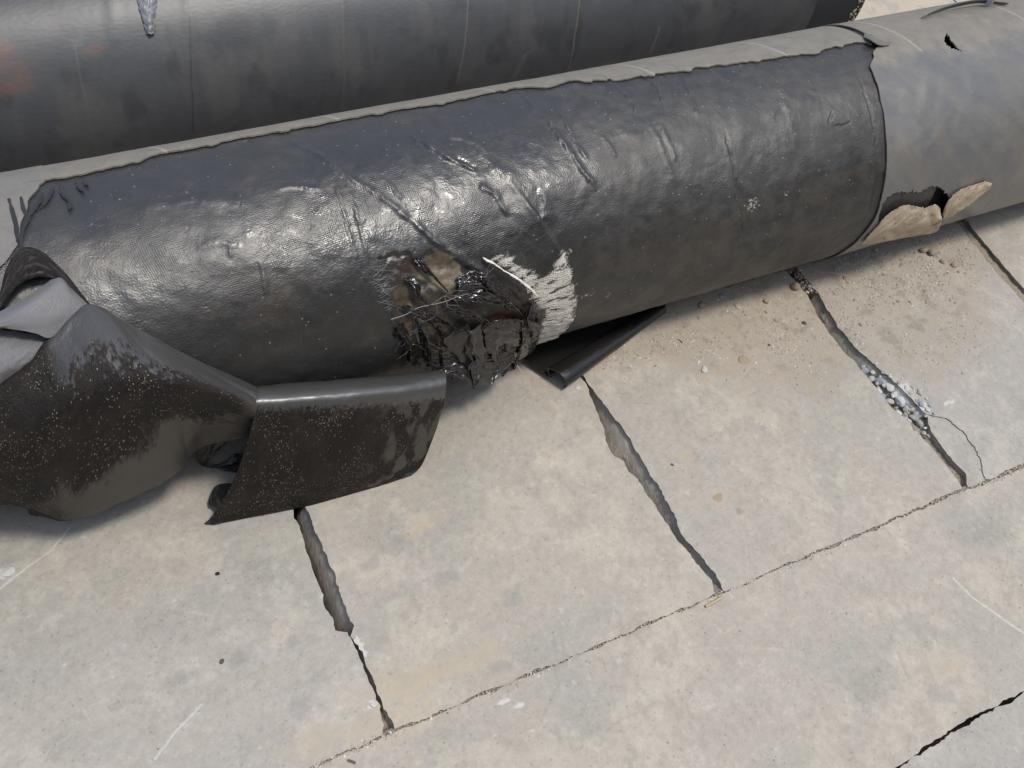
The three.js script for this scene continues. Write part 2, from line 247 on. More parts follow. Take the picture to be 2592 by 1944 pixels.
const gapBL = [[0.8288,-.9238],[0.8261,-.8807],[0.8188,-.8542],[0.8104,-.8115],[0.7992,-.7733],[0.8029,-.7478],[0.8134,-.7329],[0.8107,-.7124],[0.8167,-.6783],[0.8198,-.6334],[0.8169,-.5959],[0.8209,-.5625],[0.8249,-.5219],[0.8297,-.4912],[0.833,-.4663]];
const gapBR = [[0.8441,-.9135],[0.8472,-.8813],[0.8514,-.848],[0.8538,-.8159],[0.8546,-.7815],[0.8538,-.745],[0.8536,-.7068],[0.8525,-.6645],[0.853,-.6226],[0.8471,-.5841],[0.8407,-.5517],[0.8469,-.5228],[0.8549,-.4849],[0.8562,-.4542]];
const gapCL = [[1.4172,-.9717],[1.4026,-.9143],[1.3933,-.8353],[1.4005,-.7641],[1.3995,-.7005],[1.3984,-.6537],[1.4066,-.6117],[1.4092,-.5713],[1.4111,-.5238],[1.4106,-.4817]];
const gapCR = [[1.4517,-.9659],[1.4382,-.9021],[1.4328,-.8242],[1.4398,-.7658],[1.4528,-.7195],[1.4607,-.6683],[1.4652,-.6144]];
const crackL = [[1.4645,-.6049],[1.4466,-.5728],[1.4432,-.535],[1.4436,-.4965],[1.4472,-.4678]];
const crackR = [[1.4739,-.61],[1.5026,-.5847],[1.5122,-.5388],[1.5052,-.5035],[1.498,-.4794]];
const gapDL = [[1.9325,-1.0392],[1.9214,-.9834],[1.9174,-.9331],[1.9091,-.8762],[1.9056,-.8101],[1.9,-.7438]];
const gapDR = [[1.9707,-1.0372],[1.9589,-.991],[1.9568,-.9428],[1.9501,-.8845],[1.9438,-.8154],[1.9398,-.7538]];
// row under the pipe
slab([[gapAL[0][0], ZB], ...gapAL, [0.226, ZF], [-0.372, ZF], [-0.375, ZB]], { seedv: 1, jit: 0.0016 });
slab([[gapBL[0][0], ZB], ...gapBL, [0.828, ZF], [0.249, ZF], ...[...gapAR].reverse(), [0.252, ZB]], { seedv: 2, jit: 0.0016, lift: 0.003, batter: [[gapAR, gapAL, 0.58]] });
slab([[gapCL[0][0] - 0.002, ZB], ...gapCL, [1.408, ZF - 0.003], [0.852, ZF], ...[...gapBR].reverse(), [0.848, ZB]], { seedv: 3, jit: 0.0016, lift: 0.002, batter: [[gapBR, gapBL, 0.6]] });
slab([[gapDL[0][0] - 0.004, ZB], ...gapDL.slice(0, 6), [1.931, ZF], [1.478, ZF - 0.001], ...[...crackR].reverse(), ...[...gapCR].reverse(), [gapCR[0][0], ZB]], { seedv: 4, jit: 0.0018, lift: 0.0015, batter: [[gapCR, gapCL, 0.6]] });
slab([...crackL, [1.430, ZF], [1.470, ZF], ...[...crackR].reverse().map(p => [p[0] - 0.0035, p[1] + 0.001])], { seedv: 5, jit: 0.001, lift: -0.001, chip: 0.003 });
slab([[gapDR[0][0], ZB], ...gapDR, [1.952, ZF], [2.55, ZF], [2.55, ZB]], { seedv: 6, lift: 0.002 });
// the near row and the slabs past its far joint
const J2 = [[0.887,-.0804],[0.9286,-.085],[0.9702,-.0886],[1.0035,-.093],[1.0358,-.0934],[1.0656,-.0951],[1.1038,-.0976],[1.1274,-.0949],[1.17,-.0952],[1.2033,-.0963],[1.2404,-.0951]];
const cr2 = [[1.455,-.42],[1.4538,-.3951],[1.456,-.3715],[1.4642,-.3266],[1.4744,-.2653]];
const cut = [cr2[4][0] + 0.05, -0.095];
slab([[-0.9, -0.4330], [cr2[0][0] - 0.004, -0.4330], ...cr2.slice(1).map(p => [p[0] - 0.0024, p[1]]), cut, ...[...J2].reverse(), [0.5, -0.09], [-0.9, -0.09]], { seedv: 7, jit: 0.0016, chip: 0.005 });
slab([[cr2[0][0], -0.4330], [2.2, -0.4330], [2.2, -0.098], [cut[0] + 0.003, -0.098], ...[...cr2.slice(1)].reverse().map(p => [p[0] + 0.0024, p[1]])], { seedv: 8, lift: -0.0015, jit: 0.001, chip: 0.0025 });
slab([[-0.9, -0.077], [0.5, -0.077], ...J2.map((p, i) => [p[0], p[1] + 0.0125 + 0.002 * Math.sin(i * 2.3)]), [2.2, -0.083], [2.2, 0.5], [-0.9, 0.5]], { seedv: 9, lift: -0.003, jit: 0.0022 });
// rows behind
for (let r = 0; r < 4; r++) for (let c = 0; c < 7; c++) { const x0 = -0.97 + c * 0.6 + (r % 2) * 0.02, z1 = -1.052 - r * 0.6; slab([[x0 + 0.006, z1 - 0.592], [x0 + 0.594, z1 - 0.592], [x0 + 0.594, z1 - 0.002], [x0 + 0.006, z1 - 0.002]], { seedv: 20 + r * 7 + c, lift: -0.001 }); }
slab([[-0.97, ZB], [-0.381, ZB], [-0.381, ZF], [-0.97, ZF]], { seedv: 11 }); slab([[2.56, ZB], [3.2, ZB], [3.2, ZF], [2.56, ZF]], { seedv: 12 });

// soil between and under the slabs
const soilMap = colTex(512, 512, (u, v) => { const k = 1 + 0.35 * noise(u * 150, v * 150) + 0.25 * fbm(u * 30, v * 30, 3) + 0.25 * noise(u * 240, v * 240); return [0.25 * k, 0.215 * k, 0.165 * k]; });
soilMap.wrapS = soilMap.wrapT = THREE.RepeatWrapping;
const soilMat = std({ map: soilMap, roughness: 1 });
const pitA = (x, z) => sm(0.07, 0.03, Math.abs(x - 0.235)) * sm(-0.56, -0.64, z) * sm(-1.0, -0.87, z);
const bedY = (x, z) => {
  let y = -0.008 + 0.004 * fbm(x * 30, z * 30, 3) + 0.002 * noise(x * 150, z * 150);
  if (Math.abs(z + 0.437) < 0.012) y = -0.0045 + 0.0018 * fbm(x * 40, z * 40, 3) + 0.001 * noise(x * 150, z * 150); else { const inRow = z > -1.06 && z < -0.44; 
    if (inRow && Math.abs(x - 0.235) < 0.08) y -= 0.012 + 0.12 * pitA(x, z);
    else if (inRow && Math.abs(x - 0.835) < 0.08) y -= 0.026 * sm(-0.45, -0.5, z);
    else if (inRow && x > 1.3 && x < 1.55) y -= 0.022 * sm(-0.62, -0.72, z) + 0.008;
    else if (z > -0.12) y -= 0.05; }
  return y;
};
{
  const g = gridGeo(600, 400, (s, t) => { const x = -1 + s * 4.3, z = -1.15 + t * 1.7; return [x, bedY(x, z), z]; }, (s, t) => [s * 10, t * 4]);
  const m = finishMesh('soil_bed', g, soilMat); m.userData.kind = 'structure'; m.userData.label = 'sandy soil in the joints between paving slabs'; m.userData.category = 'soil'; scene.add(m);
  const f = finishMesh('ground', gridGeo(2, 2, (s, t) => [-300 + 600 * s, -0.16, -300 + 600 * t], (s, t) => [s * 900, t * 900]), std({ map: soilMap, roughness: 1 })); f.userData.kind = 'structure'; f.userData.label = 'bare sandy ground around the paving'; f.userData.category = 'ground'; scene.add(f);
}

// ---------- workshop behind the photographer, which the glossy pipes mirror ----------
{
  const b = new THREE.Group(); b.name = 'workshop_building'; b.position.set(1, -0.16, 5.2); scene.add(b); tag(b, 'long plastered workshop with eaves and five windows, facing the pipes', 'building');
  const bp = (name, w, h, d, x, y, z, mat) => { const g = new THREE.BoxGeometry(w, h, d); const m = finishMesh(name, g, mat); m.position.set(x, y, z); b.add(m); return m; };
  const plaster = std({ color: new THREE.Color(0.36, 0.32, 0.26), roughness: 0.95 }), dark = std({ color: new THREE.Color(0.14, 0.12, 0.10), roughness: 0.6 }), glass = phys({ color: new THREE.Color(0.03, 0.035, 0.04), roughness: 0.08 });
  bp('wall', 30, 4.2, 6, 0, 2.1, 3.2, plaster); bp('roof', 31, 0.25, 7.6, 0, 4.33, 2.9, dark);
  for (let i = -2; i <= 2; i++) { const w = bp('window', 1.8, 1.4, 0.06, i * 5 + 1.2, 2.3, 0.17, dark); const p = finishMesh('pane', new THREE.BoxGeometry(1.6, 1.2, 0.03), glass); p.position.z = -0.03; w.add(p); }
  bp('door', 2.4, 2.8, 0.08, -1.4, 1.4, 0.16, dark);
}
// ---------- the near pipe ----------
const nearPipe = new THREE.Group(); nearPipe.name = 'wrapped_pipe'; nearPipe.position.set(0.7, 0, ZC); scene.add(nearPipe);
tag(nearPipe, 'black wrapped steel pipe with its outer wrap torn open and peeled down', 'pipe');
const toBase = (o) => { o.position.set(-0.7, 0, -ZC); return o; };
const part = (name, geo, mat, label) => { const m = toBase(finishMesh(name, geo, mat)); if (label) m.userData.label = label; nearPipe.add(m); return m; };
const sub = (parent, name, geo, mat, label) => { const m = finishMesh(name, geo, mat); if (label) m.userData.label = label; parent.add(m); return m; };

part('steel_pipe', (() => { const L = 5.6, o = []; for (const [x, r] of [[0, 0.2], [0, 0.212], [L, 0.212], [L, 0.2], [0, 0.2]]) o.push(new THREE.Vector2(r, x)); const g = new THREE.LatheGeometry(o, 96); g.rotateZ(-Math.PI / 2); g.translate(-1.6, R, ZC); return g; })(), std({ color: new THREE.Color(0.03, 0.024, 0.02), roughness: 0.7 }));

// -- bitumen and cloth layer laid bare on the front of the pipe --
const TU0 = -0.09, TU1 = 1.6, TV0 = -0.42, TV1 = 0.54;
const ridges = [   // [line, height, width] folds and creases of the cloth
  [[[0.3486,.4436],[0.3948,.3585],[0.4215,.3085],[0.4697,.2522],[0.5195,.1846],[0.5878,.1194],[0.6398,.0528]], .0035, .007], [[[0.3187,.4424],[0.3653,.3583],[0.3951,.2963],[0.4227,.2218],[0.4331,.1764]], .0012, .012],
  [[[0.5394,.3761],[0.5589,.3461],[0.5789,.3169],[0.6026,.2954],[0.6269,.2741]], .006, .005], [[[0.5963,.3101],[0.6109,.2962],[0.6254,.2811]], -.004, .004],
  [[[0.7789,.3725],[0.7832,.3145],[0.7905,.2766],[0.8013,.2396],[0.8243,.1972]], .004, .006], [[[0.8073,.3723],[0.8078,.2905],[0.8191,.2522]], .003, .004],
  [[[0.716,.2308],[0.719,.2032],[0.7039,.176]], .0025, .012], [[[0.622,.3426],[0.6492,.2895],[0.6737,.2434],[0.6927,.1935],[0.7151,.1584]], .0018, .012], [[[0.9563,.4228],[0.9575,.3259],[0.9609,.2508],[0.9667,.1685]], .0015, .008], [[[1.2531,.3646],[1.2432,.2771],[1.2337,.1908]], .0012, .012], [[[0.1121,.3331],[0.1894,.3299],[0.2754,.3002]], .0012, .012], [[[0.0568,.3669],[0.1366,.3532],[0.2342,.345]], .001, .01],
  [[[1.0973,.2698],[1.0938,.1758],[1.1025,.0986],[1.1279,.0187]], -.0035, .0035], [[[1.4356,.3233],[1.4241,.2485],[1.4237,.1819],[1.4216,.0939],[1.4217,.0229]], -.003, .0035],
  [[[0.2984,.3178],[0.3369,.3169],[0.3753,.3026]], .003, .004], [[[0.1667,.2515],[0.2004,.2542],[0.2312,.2449]], .0015, .01], [[[0.9384,.4568],[0.9475,.3761],[0.9442,.3184]], .003, .005], [[[1.0176,.4427],[1.0124,.372],[1.0003,.3164]], .003, .004],
  [[[1.0785,.3983],[1.0612,.3297],[1.0573,.2945]], .0025, .005], [[[0.9739,.3021],[0.9786,.2473],[0.9795,.2222]], .002, .006], [[[0.7751,.4834],[0.7698,.3859],[0.7799,.3353]], .002, .006], [[[0.8603,.2977],[0.8686,.2522]], .002, .005],
  [[[0.3965,.3215],[0.391,.2507],[0.3908,.1861],[0.393,.1276]], .0018, .005], [[[0.4124,.3248],[0.4082,.2469],[0.4083,.1821]], .0015, .004], [[[0.4653,.3051],[0.4874,.2597]], .002, .006], [[[0.5968,.3599],[0.6294,.3407],[0.6558,.3057]], .0022, .007], [[[0.6123,.2563],[0.6379,.2353],[0.651,.1947]], .003, .006],
  [[[1.341,.2542],[1.3247,.2327],[1.3336,.2197],[1.3591,.2195],[1.3761,.2235]], -.004, .003], [[[0.2506,.2181],[0.2499,.1907],[0.2464,.1639]], .002, .005], [[[0.2139,.2546],[0.2125,.2269]], .0015, .004]].map(e => [...e, bbox(e[0], e[2] * 4 + 0.012)]);
const lip = [[0.7039,.1836],[0.711,.1684],[0.7229,.1474],[0.7415,.1007],[0.7627,.0358],[0.7742,-.0112],[0.7761,-.0603],[0.7673,-.1436],[0.7259,-.1428],[0.6947,-.1419]], lipB = bbox(lip, 0.09);
const torn = [[0.4274,.1777],[0.4658,.1799],[0.4876,.164],[0.5129,.1729],[0.5346,.1644],[0.5682,.1264],[0.6028,.1045],[0.6525,.0585],[0.698,.0025],[0.7185,-.0692],[0.7168,-.143],[0.6572,-.1421],[0.5837,-.1425],[0.5059,-.1097],[0.4489,-.0086],[0.4315,.069],[0.4234,.1199]], tornB = bbox(torn, 0.05);
const mud = [[[0.4721,.1529],[0.4876,.164],[0.5073,.1654],[0.5422,.1627],[0.557,.133],[0.562,.1083],[0.5322,.0916],[0.506,.1105],[0.4816,.132]], [[0.4367,.1165],[0.4636,.1401],[0.497,.1009],[0.4914,.0818],[0.4404,.0834]], [[0.4468,.0644],[0.4943,.0591],[0.5361,.0156],[0.5036,-.0339],[0.454,.0237]]].map(p => [p, bbox(p, 0.03)]);
const rust = [[0.6041,.0133],[0.6199,.0273],[0.6485,.0199],[0.6575,-.0066],[0.6316,-.0248],[0.6097,-.0153]], rustB = bbox(rust, 0.02);
const gauze = [[0.6037,.1404],[0.6402,.1405],[0.6623,.1117],[0.6912,.0837],[0.7087,.0878],[0.7277,.1204],[0.743,.1248],[0.7562,.0665],[0.7694,.0064],[0.7753,-.0461],[0.7728,-.1438],[0.7265,-.143],[0.7105,-.0518],[0.7106,-.0022],[0.6888,.0381],[0.6484,.0946]], gauzeB = bbox(gauze, 0.03);
const scuff = [[[1.1304,.117],.014,.012],[[1.2062,.1202],.006,.004],[[0.7917,.016],.012,.005],[[0.8375,.0005],.004,.008],[[0.7536,.1143],.005,.005]];
const wetB = [[0.3709,.4193],[0.7202,.3737],[0.8464,.2651],[0.7809,.1597],[0.68,.1195],[0.5693,.0983],[0.4761,.1219],[0.3717,.1329],[0.24,.1793],[0.1828,.2618]];
function tarH(u, v, fine = true) {                   // relief of the layer in metres
  const n1 = fbm(u * 11, v * 11, 3), n2 = fbm(u * 42 + 9, v * 42, 3);
  let h = 0.0026 * n1 + 0.0007 * n2;
  const rough = 0.35 + 0.65 * sm(-0.2, 0.3, fbm(u * 4 + 3, v * 5, 2)); h += rough * 0.0014 * Math.max(0, fbm(u * 26 + 40, v * 30, 3)) ;
  for (const [l, a, w, b] of ridges) { if (!inB(b, u, v)) continue; const wu = u + 0.004 * fbm(u * 60, v * 60, 2), wv = v + 0.004 * fbm(u * 60 + 7, v * 60, 2); const [d, side, al] = dLine(l, wu, wv); const e = sm(0, 0.15, al) * sm(1, 0.85, al); h += a * e * Math.exp(-((d / w) ** 2) * (side > 0 ? 1.0 : 4.5)) * (0.7 + 0.6 * n2); }
  if (inB(lipB, u, v)) { const [d, side] = dLine(lip, u + 0.003 * n2, v + 0.003 * n1); if (side < 0) h += 0.0055 * sm(0.075, 0.0, d) * sm(-0.001, 0.0015, d); }
  if (inB(tornB, u, v)) { const s = sdPoly(torn, u + 0.02 * fbm(u * 55, v * 55, 3, 0.6), v + 0.02 * fbm(u * 55 + 3, v * 55 + 8, 3)); h -= 0.0038 * sm(-0.002, 0.004, s); if (s > 0) h += sm(0, 0.01, s) * (0.005 * fbm(u * 24 + 3, v * 24, 3, 0.5) + 0.0012 * Math.abs(noise(u * 90, v * 90))); }
  return h;
}
{ }
const TW = 1536, TH = 800;
const hmap = new Float32Array(TW * TH);
for (let j = 0; j < TH; j++) for (let i = 0; i < TW; i++) hmap[j * TW + i] = tarH(mix(TU0, TU1, (i + 0.5) / TW), mix(TV0, TV1, (j + 0.5) / TH));
const hAt = (u, v) => { const a = clamp((u - TU0) / (TU1 - TU0) * TW - 0.5, 0, TW - 1.001), b = clamp((v - TV0) / (TV1 - TV0) * TH - 0.5, 0, TH - 1.001), i = Math.floor(a), j = Math.floor(b), fx = a - i, fy = b - j, k = j * TW + i; return (hmap[k] * (1 - fx) + hmap[k + 1] * fx) * (1 - fy) + (hmap[k + TW] * (1 - fx) + hmap[k + TW + 1] * fx) * fy; };
const RT = 0.2340;
const tarR = (u, v) => RT + hAt(u, v);
const weave = (u, v) => { const a = (u + 0.12 * v + 0.004 * noise(u * 20, v * 20)) / 0.0030 * 6.283, b = (v - 0.1 * u + 0.003 * noise(u * 18 + 5, v * 18)) / 0.0030 * 6.283; return 0.5 + 0.25 * Math.sin(a) + 0.25 * Math.sin(b); };
const tarBump = grayTex(2048, 1024, (s, t) => {
  const u = mix(TU0, TU1, s), v = mix(TV0, TV1, t), w = sm(-0.25, 0.3, fbm(u * 9 + 20, v * 9, 2));
  return 0.45 + 0.34 * (weave(u, v) - 0.5) * (0.1 + 0.95 * w * w) + 0.13 * fbm(u * 90, v * 150, 3, 0.6) + 0.12 * noise(u * 420, v * 420) + 0.5 * sm(0.30, 0.55, fbm(u * 34 + 11, v * 60, 3, 0.6)) * fbm(u * 200, v * 260, 2);
});
const tarMap = colTex(2048, 1024, (s, t) => {
  const u = mix(TU0, TU1, s), v = mix(TV0, TV1, t), n1 = fbm(u * 7 + 2, v * 7, 3), n2 = fbm(u * 34, v * 34, 3, 0.6), n3 = noise(u * 380, v * 380);
  let c = [0.020, 0.019, 0.0175];
  const br = sm(-0.05, 0.5, fbm(u * 5 + 50, v * 9 + 4, 4) + 0.3 * n2); mx(c, 0.042, 0.032, 0.022, br * 0.6);
  const dust = sm(0.05, 0.5, fbm(u * 3.2 + 9, v * 6 - 3, 4) + 0.4 * n2); mx(c, 0.050, 0.045, 0.037, dust * 0.45);
  { const d = sm(0.76, 0.84, u) * sm(-0.35, 0.3, n2 * 0.8 + fbm(u * 14, v * 60, 2) * 0.5); mx(c, 0.040, 0.036, 0.030, 0.5 * d); }
  const k = 1 + 0.25 * n3 + 0.25 * n2; c = c.map(q => q * k);
  const sp = specks(u * 240, v * 240, 0.012 + 0.02 * n1); if (sp > 0) mx(c, 0.26, 0.23, 0.19, sp * 0.8);
  for (const [p, b] of mud) if (inB(b, u, v)) { const sd = sdPoly(p, u + 0.012 * n2, v + 0.012 * fbm(u * 40 + 6, v * 40, 3)); mx(c, 0.165 * k, 0.135 * k, 0.085 * k, 0.9 * sm(-0.002, 0.004, sd) * sm(-0.45, -0.1, n2 + 0.1)); }
  if (inB(tornB, u, v)) { const sd = sdPoly(torn, u, v); mx(c, 0.040, 0.024, 0.016, 0.75 * sm(-0.006, 0.012, sd + 0.01 * n2) * sm(0.3, -0.1, fbm(u * 20 + 80, v * 20, 3))); }
  if (inB(rustB, u, v)) { const sd = sdPoly(rust, u + 0.008 * n2, v + 0.008 * n1); mx(c, 0.135, 0.045, 0.022, 0.75 * sm(-0.003, 0.006, sd)); }
  if (inB(gauzeB, u, v)) { const sd = sdPoly(gauze, u + 0.01 * n2, v + 0.01 * n1); const sk = fbm(u * 20 + v * 30 + 5, v * 110 - u * 40, 3, 0.6) + 0.25 * n3; mx(c, 0.68, 0.64, 0.56, 0.95 * sm(-0.003, 0.012, sd + 0.012 * sk) * sm(-0.22, 0.12, sk + 14 * Math.min(sd, 0.012)) * (0.4 + 0.85 * weave(u, v))); }
  for (const [p, a, b] of scuff) { const d = Math.hypot((u - p[0]) / a, (v - p[1]) / b); if (d < 1.4) mx(c, 0.42, 0.395, 0.35, 0.9 * sm(0.1, 0.45, fbm(u * 150 + v * 40, v * 210, 3, 0.65) + 0.3 * (1 - d))); }
  return c;
});
const tarRough = grayTex(1024, 512, (s, t) => { const u = mix(TU0, TU1, s), v = mix(TV0, TV1, t), n = fbm(u * 12, v * 12, 4, 0.6); const wet = sm(-0.04, 0.08, sdPoly(wetB, u, v) + 0.05 * n); return 0.47 + 0.06 * sm(0.75, 0.95, u) - 0.08 * wet + 0.20 * n - 0.16 * sm(0.2, 0.5, fbm(u * 50, v * 50, 2)) * wet; });
const tarMat = phys({ ior: 1.65, map: tarMap, bumpMap: tarBump, bumpScale: 0.0013, roughnessMap: tarRough, roughness: 1 });
const bitumen = part('bitumen_layer', gridGeo(800, 400, (s, t) => { const u = mix(TU0, TU1, s), v = mix(TV0, TV1, t); return onPipe(u, v, tarR(u, v)); }), tarMat, 'dull black bitumen and cloth layer laid bare along the front');

// -- outer wrap: whole to the right, a strip along the top, a piece to the left --
const topEdge = [[-.0935,.4164],[-.0556,.4383],[-.0282,.4364],[0.0119,.4335],[0.0559,.4307],[0.109,.4373],[0.1581,.4495],[0.2213,.4545],[0.2937,.4583],[0.3525,.4573],[0.4292,.4591],[0.5089,.4611],[0.5578,.4614],[0.6221,.4557],[0.6744,.4582],[0.7647,.4628],[0.8233,.4361],[0.8748,.4456],[0.9602,.4135],[1.0215,.418],[1.0843,.407],[1.1172,.4107],[1.2515,.3926],[1.3155,.3907],[1.3768,.3833],[1.4296,.3923],[1.4885,.3931],[1.5367,.3796]];
const topAt = (u) => { const p = topEdge; let i = 0; while (i < p.length - 2 && p[i + 1][0] < u) i++; const t = clamp((u - p[i][0]) / (p[i + 1][0] - p[i][0])); return mix(p[i][1], p[i + 1][1], t) + 0.010 * fbm(u * 14, 3.3, 5, 0.6) - 0.008 * sm(0.15, 0.5, noise(u * 26, 8)) ; };
const rEdge = [[1.5285,.3769],[1.4948,.3509],[1.4655,.3195],[1.4598,.2879],[1.4501,.2392],[1.4439,.1783],[1.443,.126],[1.4427,.0704],[1.4464,.0164],[1.4396,-.0499],[1.4336,-.1051],[1.437,-.1438]].map(p => [p[1], p[0]]).sort((a, b) => a[0] - b[0]);
const edgeAt = (E, v) => { if (v <= E[0][0]) return E[0][1]; if (v >= E[E.length - 1][0]) return E[E.length - 1][1]; let i = 0; while (E[i + 1][0] < v) i++; const t = (v - E[i][0]) / (E[i + 1][0] - E[i][0]); return mix(E[i][1], E[i + 1][1], t * t * (3 - 2 * t)); };
const lEdge = [[0.0059,.4362],[-.0051,.423],[-.0262,.383],[-.0449,.334],[-.0511,.316],[-.0608,.3037],[-.0746,.2893],[-.1007,.2754]].map(p => [p[1], p[0]]).sort((a, b) => a[0] - b[0]);
const FULL = 2 * Math.PI * R;
const holeP = [[1.455,.0233],[1.4515,.0481],[1.4593,.0597],[1.4812,.0659],[1.5014,.0635],[1.5158,.0572],[1.5298,.0592],[1.5492,.0507],[1.5659,.0553],[1.5801,.0573],[1.6056,.0506],[1.6328,.0313],[1.6546,.007],[1.6705,-.024],[1.688,-.0657],[1.6818,-.0832],[1.5615,-.0275],[1.4902,.0069],[1.464,-.0032]], holeB = bbox(holeP, 0.01);
const notchP = [[1.7103,.3715],[1.6874,.3553],[1.681,.3398],[1.6871,.3281],[1.7065,.3169],[1.7014,.3303],[1.7014,.3493]], notchB = bbox(notchP, 0.01);
// creases of the film at the shoulder right of the tear
const creases = [[[[1.6147,.3487],[1.5954,.2922],[1.5653,.2377],[1.533,.1889]], 0.0022, 0.0144], [[[1.658,.3328],[1.6343,.2746],[1.6006,.2132],[1.5655,.1567]], 0.0022, 0.0168], [[[1.6552,.2413],[1.6129,.193],[1.5716,.1556],[1.537,.1171]], 0.0019, 0.0120], [[[1.5743,.344],[1.5407,.2812],[1.5027,.23]], 0.0017, 0.0144], [[[1.5399,.3383],[1.4957,.2791]], 0.0017, 0.0120], [[[1.7088,.3164],[1.6919,.2447],[1.6891,.1983]], 0.0017, 0.0192], [[[1.7503,.3206],[1.7517,.2347]], 0.0014, 0.0216]].map(e => [...e, bbox(e[0], 0.05)]);
const wrapH = (u, v) => { let h = 0.0012 * fbm(u * 5, v * 5, 2) + 0.00025 * fbm(u * 40, v * 40, 2); for (const [l, a, w, b] of creases) if (inB(b, u, v)) { const [d, , al] = dLine(l, u, v); h += a * Math.exp(-((d / w) ** 2)) * sm(0, 0.3, al) * sm(1, 0.7, al); } return h; };
const wrapUV = (u, v) => [(u + 1.7) / 6, (v + FULL / 2) / FULL / 1.0];
function wrapPatch(nu, nv, f, keep) { const g = gridGeo(nu, nv, (s, t) => { const [u, v, dr = 0] = f(s, t); return onPipe(u, v, R + wrapH(u, v) + dr); }, (s, t) => { const [u, v] = f(s, t); return wrapUV(u, v); }, keep && ((s, t) => keep(...f(s, t)))); return thicken(flipIf(g), 0.0026); }
function flipIf(g) { const p = g.attributes.position, n = g.attributes.normal, k = 0; const y = p.getY(k) - R, z = p.getZ(k) - ZC; if (y * n.getY(k) + z * n.getZ(k) < 0) { const a = g.index.array; for (let i = 0; i < a.length; i += 3) { const q = a[i]; a[i] = a[i + 1]; a[i + 1] = q; } g.computeVertexNormals(); } return g; }
const wrapGeos = [];
wrapGeos.push(wrapPatch(900, 60, (s, t) => { const u = mix(-0.028, 1.515, s), a = topAt(u), v = mix(a, FULL * 0.62, t * t * 0.75 + t * 0.25); return [u, v, 0.0012 * sm(0.05, 0, v - a) + (u > TU0 && u < TU1 ? (tarR(u, v) + 0.0030 - R - wrapH(u, v)) * sm(0.07, 0.01, v - a) : 0)]; }));
const VA = -FULL * 0.38, VB = FULL * 0.62;
wrapGeos.push(wrapPatch(300, 420, (s, t) => { const v = mix(VA, VB, t), a = edgeAt(rEdge, v) + 0.0006 * noise(v * 300, 2) + 0.0025; const u = s < 0.82 ? mix(a, 2.25, s / 0.82) : mix(2.25, 4.2, (s - 0.82) / 0.18); return [u, v, 0.0015 * sm(0.04, 0, u - a)]; }, (u, v) => !(inB(notchB, u, v) && inPoly(notchP, u, v)) && !(inB(holeB, u, v) && inPoly(holeP, u + 0.003 * noise(u * 150, v * 150), v + 0.003 * noise(u * 150 + 5, v * 150)))));
wrapGeos.push(wrapPatch(120, 200, (s, t) => { const v = mix(VA, VB, t), a = edgeAt(lEdge, v); return [mix(-1.6, a, Math.sqrt(s)), v, 0.001 * s]; }));
const wrapMap = colTex(2048, 512, (s, t) => {
  const u = s * 6 - 1.7, v = t * FULL - FULL / 2, n1 = fbm(u * 4, v * 4, 3), n2 = fbm(u * 30, v * 30, 3, 0.6), n3 = noise(u * 170, v * 170);
  let c = [0.125, 0.123, 0.120];
  const diag = fbm((u * 0.75 + v * 0.65) * 26, (u * 0.65 - v * 0.75) * 5, 3);               // smeared dust
  mx(c, 0.165, 0.152, 0.128, 0.6 * sm(-0.25, 0.35, diag * 0.8 + n1 * 0.5));
  mx(c, 0.22, 0.205, 0.18, 0.35 * sm(0.1, 0.5, fbm(u * 9 + 4, v * 14, 4)));
  // settled dust lying along the crown, with a ragged limit
  const crown = sm(0.300, 0.345, v + 0.03 * fbm(u * 9, v * 9, 3) + 0.02 * n2);
  mx(c, 0.205, 0.180, 0.138, crown * (0.72 + 0.4 * n2));
  if (u < 0) mx(c, 0.165, 0.156, 0.14, 0.7 * sm(-0.4, 0.1, n2 + n1));
  const sx = [0.205, 0.48, 0.762, 1.045, 1.325, 1.61, 1.93]; for (const q of sx) { const e = u - q + 0.22 * (v - 0.34) - 0.006 * n1; if (v > 0.335 && v < 0.55 && Math.abs(e) < 0.006) mx(c, 0.33, 0.31, 0.26, 0.8 * sm(0.0032, 0.001, Math.abs(e) + 0.0012 * n2)); }
  const k = 1 + 0.08 * n3 + 0.12 * n2; return c.map(q => q * k);
});
const wrapRough = grayTex(1024, 256, (s, t) => { const u = s * 6 - 1.7, v = t * FULL - FULL / 2; return 0.33 + 0.10 * fbm(u * 8, v * 10, 3) + 0.3 * sm(0.30, 0.345, v + 0.03 * fbm(u * 9, v * 9, 3)); });
const wrapBump = grayTex(1024, 512, (s, t) => 0.5 + 0.3 * fbm(s * 60, t * 30, 3) + 0.2 * noise(s * 400, t * 200));
const wrapMat = std({ map: wrapMap, roughnessMap: wrapRough, roughness: 1, bumpMap: wrapBump, bumpScale: 0.0006 });
const wrap = part('outer_wrap', mergeGeometries(wrapGeos), wrapMat, 'dusty black outer wrap left along the crown and the far end');
